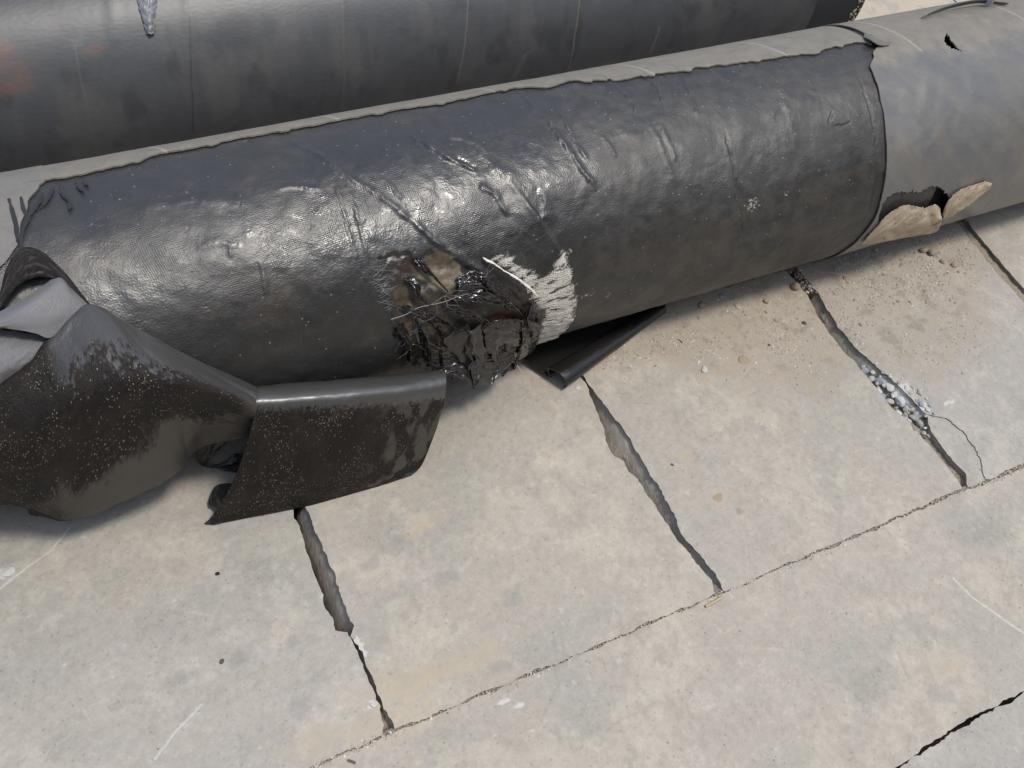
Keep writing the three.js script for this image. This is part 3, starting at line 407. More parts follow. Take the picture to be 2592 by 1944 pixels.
// lifted lips where the strip ends, and a loose flap of wrap on the far shoulder
const filmMat = std({ color: new THREE.Color(0.13, 0.12, 0.1), roughness: 0.5 });
const lipMesh = (name, net, o) => sub(wrap, name, sheetGeo(net, 24, 16, { th: 0.002, disp: (s, t) => 0.0012 * fbm(s * 4, t * 4, 2), ...o }), filmMat);
lipMesh('lifted_wrap_lip', [[[1.5294,.4709,-1.215],[1.5329,.4757,-1.1972],[1.5408,.4751,-1.177],[1.5599,.4742,-1.1704]], [[1.5114,.4746,-1.1979],[1.5065,.4842,-1.1718],[1.5203,.4791,-1.162],[1.5476,.4741,-1.1627]]]);
lipMesh('loose_wrap_flap', [[[1.7142,.4631,-1.2416],[1.779,.4638,-1.2491],[1.8478,.4649,-1.2521],[1.8938,.4657,-1.2435],[1.9294,.4679,-1.2245]], [[1.698,.4716,-1.2304],[1.7604,.4739,-1.2442],[1.8224,.4805,-1.2432],[1.8816,.4783,-1.2399],[1.9376,.4725,-1.2221]]]);
// -- peeled sheets of the outer wrap hanging in front: sticky inner face turned outwards --
function sheetTex(seedv, film, tan) {               // film(s,t): clean glossy film 0..1; tan(s,t): bare brown-grey film 0..1
  const f2 = (s, t, k) => fbm(s * 9 + seedv, t * 9 * k, 3, 0.6);
  const map = colTex(1024, 512, (s, t) => {
    const n1 = f2(s, t, 1), n2 = fbm(s * 60 + seedv, t * 40, 3, 0.6), n3 = noise(s * 330, t * 200 + seedv);
    const a = film(s, t, n2, n1), b = tan(s, t, n1, n2); let c = [0.011, 0.0085, 0.007];
    mx(c, 0.020, 0.015, 0.012, sm(-0.2, 0.4, n1 + 0.5 * n2)); const k = 1 + 0.4 * n3 + 0.3 * n2; c = c.map(q => q * k);
    const sp = specks(s * 210 + seedv * 7, t * 140, Math.max(0.015, 0.10 + 0.6 * fbm(s * 6 + seedv, t * 4 + 60, 4, 0.6))) * (1 - a) * (1 - 0.85 * b); if (sp > 0) mx(c, 0.42, 0.35, 0.255, sp * 0.95);
    mx(c, 0.052 * (1 + 0.15 * n2), 0.046 * (1 + 0.15 * n2), 0.037, b * 0.9); mx(c, 0.055, 0.053, 0.050, a);
    return c;
  });
  const rough = grayTex(512, 256, (s, t) => { const n1 = f2(s, t, 1), n2 = fbm(s * 60 + seedv, t * 40, 3, 0.6); return mix(mix(0.70 + 0.2 * n2, 0.48, tan(s, t, n1, n2)), 0.36 + 0.06 * n2, film(s, t, n2, n1)); });
  const bump = grayTex(1024, 512, (s, t) => { const n1 = f2(s, t, 1), n2 = fbm(s * 60 + seedv, t * 40, 3, 0.6), q = Math.max(film(s, t, n2, n1) * 0.85, 0.8 * tan(s, t, n1, n2)); return 0.5 + (1 - q) * (0.28 * fbm(s * 110, t * 70, 3, 0.6) + 0.14 * noise(s * 300, t * 180)) + 0.05 * fbm(s * 30, t * 20, 3) + (seedv === 40 ? 0.30 * sm(0.35, 0.42, s) * sm(0.72, 0.62, s) * sm(0.62, 0.5, t) * (0.35 - Math.abs(fbm(s * 34 + t * 9, t * 22 - s * 12, 3))) : 0); });
  const coat = grayTex(512, 256, (s, t) => { const n1 = f2(s, t, 1), n2 = fbm(s * 60 + seedv, t * 40, 3, 0.6); return Math.max(film(s, t, n2, n1), 0.25 * tan(s, t, n1, n2)); });
  return phys({ map, roughnessMap: rough, roughness: 1, bumpMap: bump, bumpScale: 0.0028, ior: 1.36, clearcoat: 1, clearcoatMap: coat, clearcoatRoughness: 0.3 });
}
const sheet1Mat = sheetTex(3, (s, t, n2) => sm(0.47, 0.43, t + 0.05 * n2 - 0.05 * s), (s, t, n1, n2) => sm(0.62, 0.8, s + 0.2 * n1) * sm(0.0, 0.25, fbm(s * 12 - t * 5, t * 7 + s * 6, 3) + 0.1) * sm(0.3, 0.4, t));
const sheet1 = part('peeled_wrap_sheet', sheetGeo([
  [[0.2098,.2264,-.945],[0.3148,.2,-.938],[0.4249,.171,-.932],[0.5203,.1532,-.925]],
  [[0.2063,.2559,-.932],[0.3096,.2365,-.922],[0.416,.213,-.914],[0.5117,.1951,-.908]],
  [[0.1994,.2749,-.908],[0.3007,.2559,-.896],[0.4049,.2338,-.888],[0.503,.2128,-.884]],
  [[0.1921,.2726,-.887],[0.2893,.2556,-.874],[0.3947,.2317,-.866],[0.4951,.2035,-.864]],
  [[0.1775,.23,-.876],[0.2741,.2095,-.86],[0.382,.1872,-.851],[0.4884,.1656,-.854]],
  [[0.1491,.1356,-.872],[0.2529,.1124,-.853],[0.365,.0973,-.845],[0.4736,.0793,-.852]],
  [[0.1169,.0658,-.868],[0.2392,.0448,-.853],[0.3506,.0289,-.846],[0.4596,.0214,-.85]],
  [[0.0968,.004,-.8736],[0.2343,.004,-.8541],[0.3403,.004,-.8465],[0.4394,.004,-.8449]]], 120, 90, { disp: (s, t) => 0.0022 * fbm(s * 3 + 2, t * 3, 2) + 0.0006 * fbm(s * 14, t * 10, 2), warp: (s, t) => [s + 0.006 * noise(t * 9, 4) * (s > 0.5 ? 1 : -1) * Math.abs(2 * s - 1), t + 0.01 * fbm(s * 14, 7, 3) * t] }), sheet1Mat, 'square peeled sheet with gritty dark brown inner face and glossy fold');
const sheet2Mat = sheetTex(40, (s, t, n2, n1) => Math.max(sm(0.54, 0.49, t + 0.05 * n2 - 0.04 * sm(0.6, 1, s)) * sm(0.62, 0.72, s + 0.02 * n2), 0.8 * sm(0.56, 0.5, t + 0.10 * n2 + 0.1 * n1) * sm(0.36, 0.45, s)), (s, t, n1, n2) => Math.max(sm(0.84, 0.90, t + 0.10 * n1 + 0.05 * n2 + 0.22 * (s - 0.55)) * sm(0.25, 0.5, s + 0.1 * n1), 0.7 * sm(0.93, 0.98, s + 0.02 * n2) * sm(0.35, 0.5, t)));
const sheet2 = part('peeled_wrap_sheet_001', sheetGeo([
  [[-.1805,.357,-.9344],[-.1351,.376,-.9451],[-.0864,.3927,-.9588],[-.0477,.4108,-.9816],[0.0057,.4206,-1.0089],[0.062,.3811,-.9776],[0.125,.3273,-.9482],[0.204,.2457,-.9316]],
  [[-.1803,.3618,-.9346],[-.1336,.3824,-.9444],[-.0839,.4015,-.958],[-.044,.4209,-.9773],[0.0096,.43,-1.0075],[0.0647,.3924,-.9737],[0.1276,.3415,-.9424],[0.2029,.2693,-.9205]],
  [[-.1818,.363,-.9217],[-.1331,.3849,-.9294],[-.0817,.4049,-.9405],[-.041,.4259,-.9575],[0.0145,.44,-.9825],[0.0666,.4048,-.9479],[0.1241,.3538,-.9173],[0.1968,.2846,-.8976]],
  [...[[-.1982,.3153,-.905],[-.1461,.3331,-.9],[-.0916,.3578,-.893],[-.0399,.3888,-.89],[0.0159,.4112,-.888],[0.0652,.4067,-.874],[0.1208,.3665,-.87]],[0.1891,.2789,-.876]],
  [[-.2178,.2425,-.915],[-.1635,.2502,-.905],[-.1148,.2583,-.893],[-.0584,.2757,-.884],[0.0039,.306,-.88],[0.0611,.3112,-.88],[0.1197,.2842,-.885],[0.1891,.2248,-.892]],
  [[-.2379,.1636,-.935],[-.1802,.1597,-.925],[-.1447,.1427,-.912],[-.0972,.0885,-.905],[-.0114,.0978,-.908],[0.0618,.1132,-.915],[0.1057,.1642,-.918],[0.1795,.1843,-.898]]], 160, 110, { th: 0.0018, disp: (s, t) => 0.003 * fbm(s * 4 + 2, t * 4, 3) + 0.004 * (0.3 - Math.abs(fbm(s * 7 - t * 2, t * 4 + 9, 2))) * sm(0.3, 0.5, t) + 0.004 * sm(0.4, 0.8, t) * fbm(s * 14, t * 2, 2) * sm(0.5, 0.2, s) + 0.0007 * fbm(s * 22, t * 14, 2), warp: (s, t) => [s, t + t * t * (0.02 * fbm(s * 16, 2, 3) + 0.035 * Math.max(0, noise(s * 26, 5)) * sm(0.5, 0.2, s))] }), sheet2Mat, 'big torn sheet draped over the left end, gritty dark side out');
// clean outer face of the same wrap, folded out as two tongues, and the dark curl over them
const silver = phys({ color: new THREE.Color(0.17, 0.165, 0.165), roughness: 0.3, ior: 1.55, bumpMap: wrapBump, bumpScale: 0.0012 });
sub(sheet2, 'film_tongue', sheetGeo([
  [[-.1427,.4374,-1.0102],[-.1071,.4439,-1.0154],[-.0707,.4507,-1.0214],[-.0387,.4564,-1.0337],[-.0155,.4557,-1.0462],[-.0059,.4433,-1.0355],[0.0104,.4261,-1.0091]],
  [[-.1456,.4387,-.987],[-.1091,.4495,-.9934],[-.0729,.4572,-.9998],[-.0384,.4632,-1.0114],[-.015,.462,-1.0239],[-.0045,.4496,-1.013],[0.0119,.43,-1.0014]],
  [[-.1458,.4412,-.9809],[-.1098,.4513,-.9862],[-.0787,.454,-.9863],[-.0543,.4516,-.9851],[-.0315,.4483,-.9888],[-.0141,.4443,-.9934],[0.0064,.4328,-.9955]],
  [[-.1497,.4374,-.9798],[-.1086,.4528,-.9911],[-.0887,.4489,-.9835],[-.0739,.4451,-.9777],[-.0594,.4388,-.9725],[-.046,.4298,-.9692],[-.0184,.4326,-.9834]]], 60, 40, { th: 0.0018, disp: (s, t) => 0.001 * fbm(s * 3, t * 3, 2) }), silver, 'smooth grey film tongue folded out');
sub(sheet2, 'film_tongue', sheetGeo([
  [[-.1491,.4313,-1.0154],[-.1174,.4288,-1.0092],[-.0868,.4226,-.9991],[-.0664,.4178,-.9912],[-.0444,.4134,-.9841],[-.0373,.4121,-.9828]],
  [[-.1562,.4234,-.9797],[-.124,.4237,-.9746],[-.0969,.4232,-.9712],[-.0755,.4204,-.9686],[-.0564,.4169,-.9683],[-.0464,.4148,-.9717]],
  [[-.1653,.4048,-.9504],[-.134,.4094,-.9514],[-.1083,.4127,-.9515],[-.0885,.4126,-.9527],[-.0704,.4138,-.9576],[-.0578,.4144,-.9634]],
  [[-.1813,.359,-.9331],[-.1373,.3799,-.9428],[-.1085,.391,-.9477],[-.0876,.3988,-.9534],[-.0696,.4065,-.9619],[-.0539,.4119,-.9718]]], 60, 40, { th: 0.0018, disp: (s, t) => 0.003 * fbm(s * 6, t * 3, 3) }), silver, 'crumpled glossy film below the smooth tongue');
const curlMat = sheetTex(77, () => 0, (s, t, n1) => sm(0.0, 0.4, n1) * 0.5);
sub(sheet2, 'wrap_curl', sheetGeo([
  [[-.116,.4278,-1.0197],[-.0905,.4465,-1.045],[-.0729,.4601,-1.0769],[-.0568,.4652,-1.0972],[-.0406,.4656,-1.1024],[-.0259,.4614,-1.091],[-.0065,.4474,-1.0588],[0.0115,.4213,-1.0187],[0.0215,.412,-1.008]],
  [[-.1111,.4382,-1.017],[-.0872,.4542,-1.0365],[-.0695,.4661,-1.0608],[-.0543,.4708,-1.0769],[-.0403,.4711,-1.0838],[-.0266,.4665,-1.075],[-.0092,.4513,-1.0467],[0.0097,.4252,-1.0121],[0.0202,.4145,-1.0025]],
  [[-.104,.4433,-1.0183],[-.0821,.4568,-1.0323],[-.065,.4664,-1.0467],[-.0525,.4704,-1.0544],[-.0402,.4711,-1.0585],[-.0278,.467,-1.055],[-.0127,.4531,-1.0389],[0.0058,.4302,-1.0122],[0.0153,.4169,-1.0003]],
  [[-.1084,.4378,-1.0164],[-.0899,.4506,-1.0288],[-.0698,.4603,-1.0403],[-.0531,.4641,-1.0459],[-.0403,.4641,-1.047],[-.0275,.4606,-1.0453],[-.0153,.452,-1.0391],[-.0003,.4343,-1.0192],[0.0107,.4195,-1.0047]]], 70, 40, { th: 0.002, disp: (s, t) => 0.0012 * fbm(s * 6, t * 3, 2) }), curlMat, 'dark brown arched curl of torn wrap');
// folded corner lying on the slabs under the pipe
{
  const A0 = [0.70, 0.035, -1.075], A1 = [1.10, 0.012, -1.10], B0 = [0.779,.004,-.9266], B1 = [1.0796,.004,-1.0267], prof = [];
  const rl = (s) => mix(0.018, 0.008, s);
  for (let k = 0; k <= 14; k++) prof.push((s) => {
    const a = [0, 1, 2].map(c => mix(A0[c], A1[c], s)), b = [0, 1, 2].map(c => mix(B0[c], B1[c], s)), r = rl(s);
    const dx = b[0] - a[0], dz = b[2] - a[2], l = Math.hypot(dx, dz);
    if (k <= 7) { const t = k / 7 * 0.86; return [mix(a[0], b[0], t), Math.max(0.006, mix(a[1], 0.012, t) - 0.02 * t * (0.86 - t)), mix(a[2], b[2], t)]; }
    const ph = (k - 7) / 7 * Math.PI * 1.25 , cx = b[0] - dx / l * r * 0.6, cz = b[2] - dz / l * r * 0.6; // over the roll and down to the ground
    return [cx + dx / l * r * 1.35 * -Math.cos(ph), 0.0065 + r * 1.0 + r * 0.98 * Math.sin(ph) - (k === 14 ? 0 : 0), cz + dz / l * r * 1.35 * -Math.cos(ph)];
  });
  const net = prof.map(f => [0, 0.25, 0.5, 0.75, 1].map(f));
  part('peeled_wrap_sheet_002', sheetGeo(net, 60, 70, { th: 0.0022, disp: (s, t) => 0.001 * fbm(s * 5, t * 4, 2) }), phys({ color: new THREE.Color(0.013, 0.012, 0.011), roughness: 0.24, ior: 1.55, bumpMap: wrapBump, bumpScale: 0.0006 }), 'small black folded corner of wrap on the slab under the pipe');
}
// torn scraps by the open corner between the two sheets
const scrapMat = phys({ color: new THREE.Color(0.018, 0.019, 0.018), roughness: 0.35 });
const jag = (k, a = 0.03) => ({ th: 0.003, warp: (s, t) => [s + a * noise(t * 9 + k, 3) * (2 * s - 1), t + a * 1.5 * fbm(s * 9 + k, 8, 3) * (2 * t - 1)], disp: (s, t) => 0.003 * fbm(s * 4 + k, t * 4, 3) });
sub(sheet2, 'torn_wrap_scrap', sheetGeo([[[0.1111,.055,-.9952],[0.1349,.08,-.9881],[0.1588,.1,-.9715],[0.1847,.11,-.9525]], [[0.1102,.03,-.9934],[0.1273,.05,-.9858],[0.147,.085,-.975],[0.1674,.1,-.9614]], [[0.1093,.012,-.9913],[0.12,.02,-.9817],[0.1356,.05,-.9767],[0.1469,.08,-.9737]]], 30, 22, jag(1)), scrapMat, 'curled black strip in the torn corner');
sub(sheet2, 'torn_wrap_scrap_001', sheetGeo([[[0.1116,.01,-.9948],[0.1358,.01,-.9796],[0.1552,.012,-.98],[0.1696,.02,-.9831],[0.1799,.03,-.9641]], [[0.1148,.004,-.9917],[0.1379,.004,-.9779],[0.1555,.006,-.9719],[0.1682,.01,-.9704],[0.1759,.02,-.9585]], [[0.1204,.003,-.9893],[0.1393,.003,-.972],[0.1535,.004,-.9599],[0.163,.006,-.9539],[0.17,.015,-.9482]]], 30, 18, jag(2)), scrapMat, 'flat torn black strip on the slab');
sub(sheet1, 'torn_wrap_scrap_002', sheetGeo([[[0.1524,.05,-.9059],[0.1346,.04,-.9193],[0.1184,.02,-.9311],[0.1038,.012,-.915]], [[0.1399,.04,-.8925],[0.1279,.04,-.8933],[0.1139,.025,-.9027],[0.1024,.01,-.9053]], [[0.1234,.02,-.8786],[0.1175,.025,-.8777],[0.1109,.018,-.8837],[0.1062,.008,-.8919]], [[0.1121,.006,-.8701],[0.1042,.006,-.8694],[0.0931,.004,-.8741],[0.0861,.003,-.8793]]], 26, 30, jag(3)), scrapMat, 'ragged black tab hanging from the square sheet');
sub(sheet2, 'torn_wrap_scrap_003', sheetGeo([[[-.1606,.03,-.9892],[-.1236,.05,-.9785],[-.0889,.06,-.9678]], [[-.1616,.008,-.9961],[-.1273,.025,-.9794],[-.0943,.05,-.9508]], [[-.1525,.004,-.9895],[-.121,.006,-.9668],[-.0893,.02,-.9522]]], 26, 16, jag(5)), std({ color: new THREE.Color(0.09, 0.075, 0.055), roughness: 0.7, bumpMap: tarBump, bumpScale: 0.002 }), 'frayed brown edge of the big sheet');
// torn flaps of bitumen cloth over the bare patch
const ragMat = phys({ color: new THREE.Color(0.013, 0.0095, 0.008), roughness: 0.22, ior: 1.7 });
const rag = (net, k, label, o = {}) => sub(bitumen, 'torn_bitumen_flap', sheetGeo(net, 70, 50, { ...jag(k, 0.09), th: 0.0014, disp: (s, t) => 0.0036 * fbm(s * 6 + k, t * 7, 4, 0.62), ...o }), ragMat, label);
rag([[[0.4937,.2141,-.9244],[0.533,.1978,-.9244],[0.5745,.1839,-.9271],[0.623,.1704,-.9324],[0.6593,.1734,-.9337]], [...[[0.4966,.1907,-.915],[0.5281,.1832,-.91],[0.5685,.1684,-.91]],...[[0.6206,.1447,-.92],[0.6624,.1416,-.93]]], [...[[0.5178,.175,-.91],[0.5333,.1727,-.9],[0.567,.138,-.895]],...[[0.6081,.118,-.905],[0.6436,.1244,-.92]]]], 12, 'ragged black tongue hanging below the bare patch', { warp: (s, t) => [s, t * (0.72 + 0.42 * Math.abs(noise(s * 5 + 2, 3)))] });
rag([[[0.5429,.3531,-.9629],[0.5714,.3579,-.9645],[0.5986,.3473,-.9587],[0.6265,.3231,-.9487]], [[0.5435,.3376,-.9516],[0.5667,.3418,-.9503],[0.5991,.3282,-.9453],[0.6332,.3031,-.9388]], [[0.5308,.3201,-.9465],[0.5617,.3145,-.9413],[0.5988,.3003,-.937],[0.6478,.275,-.9335]]], 13, 'crumpled black shred above the stiff flap');
rag([[[0.5846,.2597,-.9315],[0.6267,.258,-.9294],[0.6734,.2405,-.9294],[0.7049,.2131,-.9326]], [[0.5969,.2126,-.9266],[0.6373,.2039,-.9256],[0.6859,.1765,-.9329],[0.7174,.1496,-.9457]], [[0.6294,.1223,-.9515],[0.6737,.0919,-.9571],[0.7028,.0923,-.958],[0.727,.0958,-.9651]]], 14, 'torn black shred beside the white gauze');
rag([[[0.641,.1917,-.9296],[0.6549,.1792,-.9302],[0.6729,.1571,-.9376]], [[0.6459,.1532,-.9337],[0.6697,.1201,-.9459],[0.693,.0943,-.9621]], [[0.6505,.1229,-.93],[0.6625,.1044,-.93],[0.6733,.0992,-.935]]], 15, 'narrow shred hanging beside the gauze');
rag([[[0.4762,.3905,-.989],[0.4847,.3811,-.9801],[0.4939,.3703,-.9724]], [[0.4862,.3945,-.9858],[0.4966,.379,-.9711],[0.5097,.3604,-.9614]], [[0.4936,.3853,-.9834],[0.5075,.3619,-.9658],[0.5266,.3363,-.9532]]], 16, 'thin curled edge over the tan mud');
// torn strips of bitumen cloth hanging from the bare patch
function shred(path, w, k) {
  const c = new THREE.CatmullRomCurve3(path.map(p => new THREE.Vector3(...p))), ax = new THREE.Vector3(Math.cos(k * 1.7), 0.5 * Math.sin(k * 2.1), 0.35 * Math.sin(k * 3.3)).normalize();
  const g = gridGeo(8, 26, (s, t) => { const p = c.getPointAt(t), q = w * (1 - 0.75 * t * t) * (1 + 0.5 * fbm(t * 7 + k, 3, 3)) * (s - 0.5) * 2, tw = ax.clone().applyAxisAngle(c.getTangentAt(t), t * 1.6 * Math.sin(k)); p.addScaledVector(tw, q); return [p.x, p.y + 0.004 * fbm(s * 4 + k, t * 8, 3), p.z + 0.007 * fbm(s * 4 + 9, t * 7 + k, 3)]; });
  sub(bitumen, 'bitumen_shred', thicken(g, 0.0015), ragMat);
}
[[[0.5047,.2672,-.9314], [0.5083,.2335,-.9234], [0.5151,.1916,-.915], [0.5269,.1733,-.905], .016], [[0.5379,.261,-.9306], [0.5414,.2283,-.9215], [0.5519,.1823,-.915], [0.5702,.1303,-.9], .022], [[0.5758,.2584,-.9304], [0.5812,.2178,-.9221], [0.591,.1663,-.92], [0.5757,.1438,-.9], .018], [[0.6061,.2533,-.93], [0.6129,.2106,-.9228], [0.6309,.1377,-.93], [0.6097,.12,-.905], .017], [[0.6379,.2419,-.9295], [0.6472,.1992,-.9262], [0.6578,.1272,-.935], [0.6357,.1178,-.915], .014], [[0.6694,.2409,-.9304], [0.6755,.2052,-.9254], [0.679,.1481,-.9377], [0.6731,.1007,-.935], .011], [[0.5509,.3237,-.9468], [0.5723,.3278,-.9409], [0.6007,.3125,-.9354], [0.6348,.276,-.9337], .010], [[0.5621,.3497,-.9599], [0.5752,.3534,-.9539], [0.5899,.3379,-.9463], [0.6125,.3078,-.9412], .009], [[0.4489,.333,-.9517], [0.4689,.3157,-.9407], [0.4956,.2911,-.9336], [0.5192,.2438,-.9315], .008], [[0.6794,.2692,-.9336], [0.6706,.2457,-.9256], [0.6888,.1994,-.9283], [0.6997,.1199,-.9607], .009], [[0.4388,.3034,-.942], [0.448,.2847,-.9332], [0.4556,.2553,-.9281], [0.4558,.2144,-.9324], .010], [[0.4702,.3029,-.9418], [0.477,.2783,-.931], [0.4843,.2397,-.9264], [0.497,.1805,-.936], .013], [[0.4942,.3046,-.9423], [0.5194,.2847,-.9312], [0.5486,.2613,-.9266], [0.5913,.2086,-.932], .013], [[0.5188,.3144,-.9455], [0.5485,.3004,-.9359], [0.5818,.2747,-.9294], [0.624,.2215,-.9309], .011], [[0.4632,.3695,-.973], [0.4735,.3608,-.9627], [0.4761,.3432,-.9532], [0.4952,.3205,-.9477], .006], [[0.6214,.3046,-.9413], [0.6452,.2842,-.9311], [0.6666,.2461,-.9266], [0.6965,.1802,-.9371], .010], [[0.6046,.2306,-.9295], [0.6221,.1898,-.9269], [0.6406,.1336,-.93], [0.6585,.1061,-.93], .008], [[0.4734,.2553,-.9321], [0.4968,.2383,-.9264], [0.5334,.2097,-.9279], [0.5793,.1454,-.9474], .012]].forEach((p, k) => shred(p.slice(0, 4), p[4], k + 1));
// frayed glass fibres and the white gauze showing through
const fibreMat = std({ color: new THREE.Color(0.26, 0.255, 0.25), roughness: 0.45 }), gauzeMat = std({ color: new THREE.Color(0.70, 0.665, 0.59), roughness: 0.8 });
{
  const P = (u, v, e) => onPipe(u, v, tarR(u, v) + e), g = [];
  const edge = [[0.4317,.1768],[0.4227,.1572],[0.4221,.139],[0.4249,.1195],[0.4252,.0999]];
  for (let i = 0; i < 34; i++) { const k = rnd() * (edge.length - 1.001), a = Math.floor(k), f = k - a, u = mix(edge[a][0], edge[a + 1][0], f) + rr(-0.006, 0.006), v = mix(edge[a][1], edge[a + 1][1], f), L = rr(0.008, 0.035), s = rr(-0.016, 0.016); g.push(strand([P(u - L * 0.4, v, 0.0003), P(u, v + s * 0.4, 0.003), P(u + L * 0.6, v + s, rr(0.001, 0.007))], 0.00028)); }
  const spots = [[0.4539,.0339],[0.4702,.0573],[0.5534,.1024],[0.5868,.1101],[0.6731,-.1428],[0.6799,-.14],[0.6334,-.0536],[0.6594,-.0073],[0.5833,-.1388],[0.3991,.2416],[0.4312,.2721],[0.4438,.2172],[0.6886,-.0191],[0.5204,.0947],[0.5122,-.0999]];
  for (const [u, v] of spots) for (let i = 0; i < 7; i++) { const a = rr(0, 6.28), L = rr(0.01, 0.04); const b = a + rr(-0.8, 0.8); const w = (t, an) => [u + Math.cos(an) * L * t, v + Math.sin(an) * L * t]; const p1 = w(0.5, a), p2 = w(1, b); g.push(strand([P(u, v, 0.004), P(p1[0], p1[1], rr(0.006, 0.016)), P(p2[0], p2[1], rr(0.004, 0.02))], 0.0003)); }
  const m = sub(bitumen, 'frayed_fibres', mergeGeometries(g), fibreMat, 'pale frayed glass fibres'); m.userData.kind = 'stuff';
  sub(bitumen, 'loose_thread', strand([[0.6383,.1607,-.9333],[0.6562,.1353,-.9342],[0.6868,.0872,-.9472],[0.6915,.0799,-.9309]], 0.0008, 6), gauzeMat);
  sub(bitumen, 'loose_thread_001', strand([[0.4273,.3164,-.9441],[0.4544,.3195,-.9441],[0.4705,.3246,-.9461],[0.5176,.3243,-.9449],[0.5417,.3283,-.9454],[0.5743,.328,-.9453],[0.5931,.3304,-.9473]], 0.0006, 6), fibreMat);
  const t = []; let th = 0; const ok = (u, v) => sdPoly(gauze, u, v) + 0.02 * fbm(u * 45 + 3, v * 45, 3) - 0.002 > 0 && fbm(u * 26 + 5, v * 70, 3, 0.6) + th > -0.05;
  const b = bbox(gauze, 0.004), wig = (u, v) => [u + 0.007 * fbm(u * 24, v * 24, 2), v + 0.009 * fbm(u * 22 + 7, v * 22, 2)];
  const run = (pts) => { if (pts.length > 2) t.push(strand(pts, 0.0004, 3, false)); };
  for (let u = b[0]; u < b[1]; u += 0.0034) { let cur = []; th = rr(-0.3, 0.25); for (let v = b[2]; v < b[3]; v += 0.0035) { if (ok(u, v)) { const q = wig(u, v); cur.push(P(q[0], q[1], 0.0006)); } else { run(cur); cur = []; } } run(cur); }
  for (let v = b[2]; v < b[3]; v += 0.0030) { let cur = []; th = rr(-0.25, 0.3); for (let u = b[0]; u < b[1]; u += 0.0035) { if (ok(u, v)) { const q = wig(u, v); cur.push(P(q[0], q[1], 0.0011)); } else { run(cur); cur = []; } } run(cur); }
  const gm = sub(bitumen, 'white_gauze', mergeGeometries(t), gauzeMat, 'patch of white open-weave gauze showing through the bitumen'); gm.userData.kind = 'stuff';
  sub(bitumen, 'gauze_fold', sheetGeo([[[0.591,.3741,-.9726],[0.6051,.3678,-.9659],[0.6215,.3531,-.9561],[0.6447,.3372,-.947],[0.6701,.3129,-.9386],[0.6874,.2881,-.935]], [[0.5951,.3704,-.9665],[0.6078,.3642,-.9601],[0.6223,.3523,-.9523],[0.6438,.3359,-.9432],[0.6674,.311,-.9359],[0.6851,.2887,-.9341]]], 60, 8, { th: 0.001, disp: (s, t) => 0.002 * fbm(s * 10, t * 3, 3), warp: (s, t) => [s, t + (2 * t - 1) * 1.1 * fbm(s * 16, 6, 4, 0.6)] }), gauzeMat, 'folded white hem of the gauze');
  const dripMat = phys({ color: new THREE.Color(0.02, 0.019, 0.018), roughness: 0.3 });
  const W = (u, v, e) => onPipe(u, v, R + wrapH(u, v) + e);
  for (const l of [[[-.0479,.3991],[-.0476,.3698],[-.0481,.3415],[-.0522,.3163]], [[-.0324,.3981],[-.0332,.3702],[-.0314,.3539],[-.0391,.339],[-.0461,.3224],[-.0501,.3046]], [[-.0041,.3996],[-.0173,.372],[-.0314,.3539]], [[0.0117,.4097],[0.0017,.3864],[-.0122,.3666]], [[0.023,.4144],[0.021,.3909],[0.0268,.3663],[0.0229,.3534]], [[0.0441,.4167],[0.0452,.3974],[0.048,.3851]], [[0.0547,.4153],[0.0553,.3974]]]) {
    const c = new THREE.CatmullRomCurve3(l.map(p => new THREE.Vector3(p[0], p[1], 0)));
    sub(wrap, 'tar_drip', gridGeo(6, 24, (s, t) => { const p = c.getPointAt(t), q = c.getTangentAt(t), w = 0.0042 * (0.75 + 0.6 * noise(t * 5 + l[0][0] * 90, 2)) * (2 * s - 1) * (0.35 + 0.65 * Math.sqrt(Math.sin(Math.PI * clamp(t, 0.03, 0.97)))); return W(p.x - q.y * w, p.y + q.x * w, 0.0016 + 0.0013 * (1 - (2 * s - 1) ** 2)); }), dripMat);
  }
}
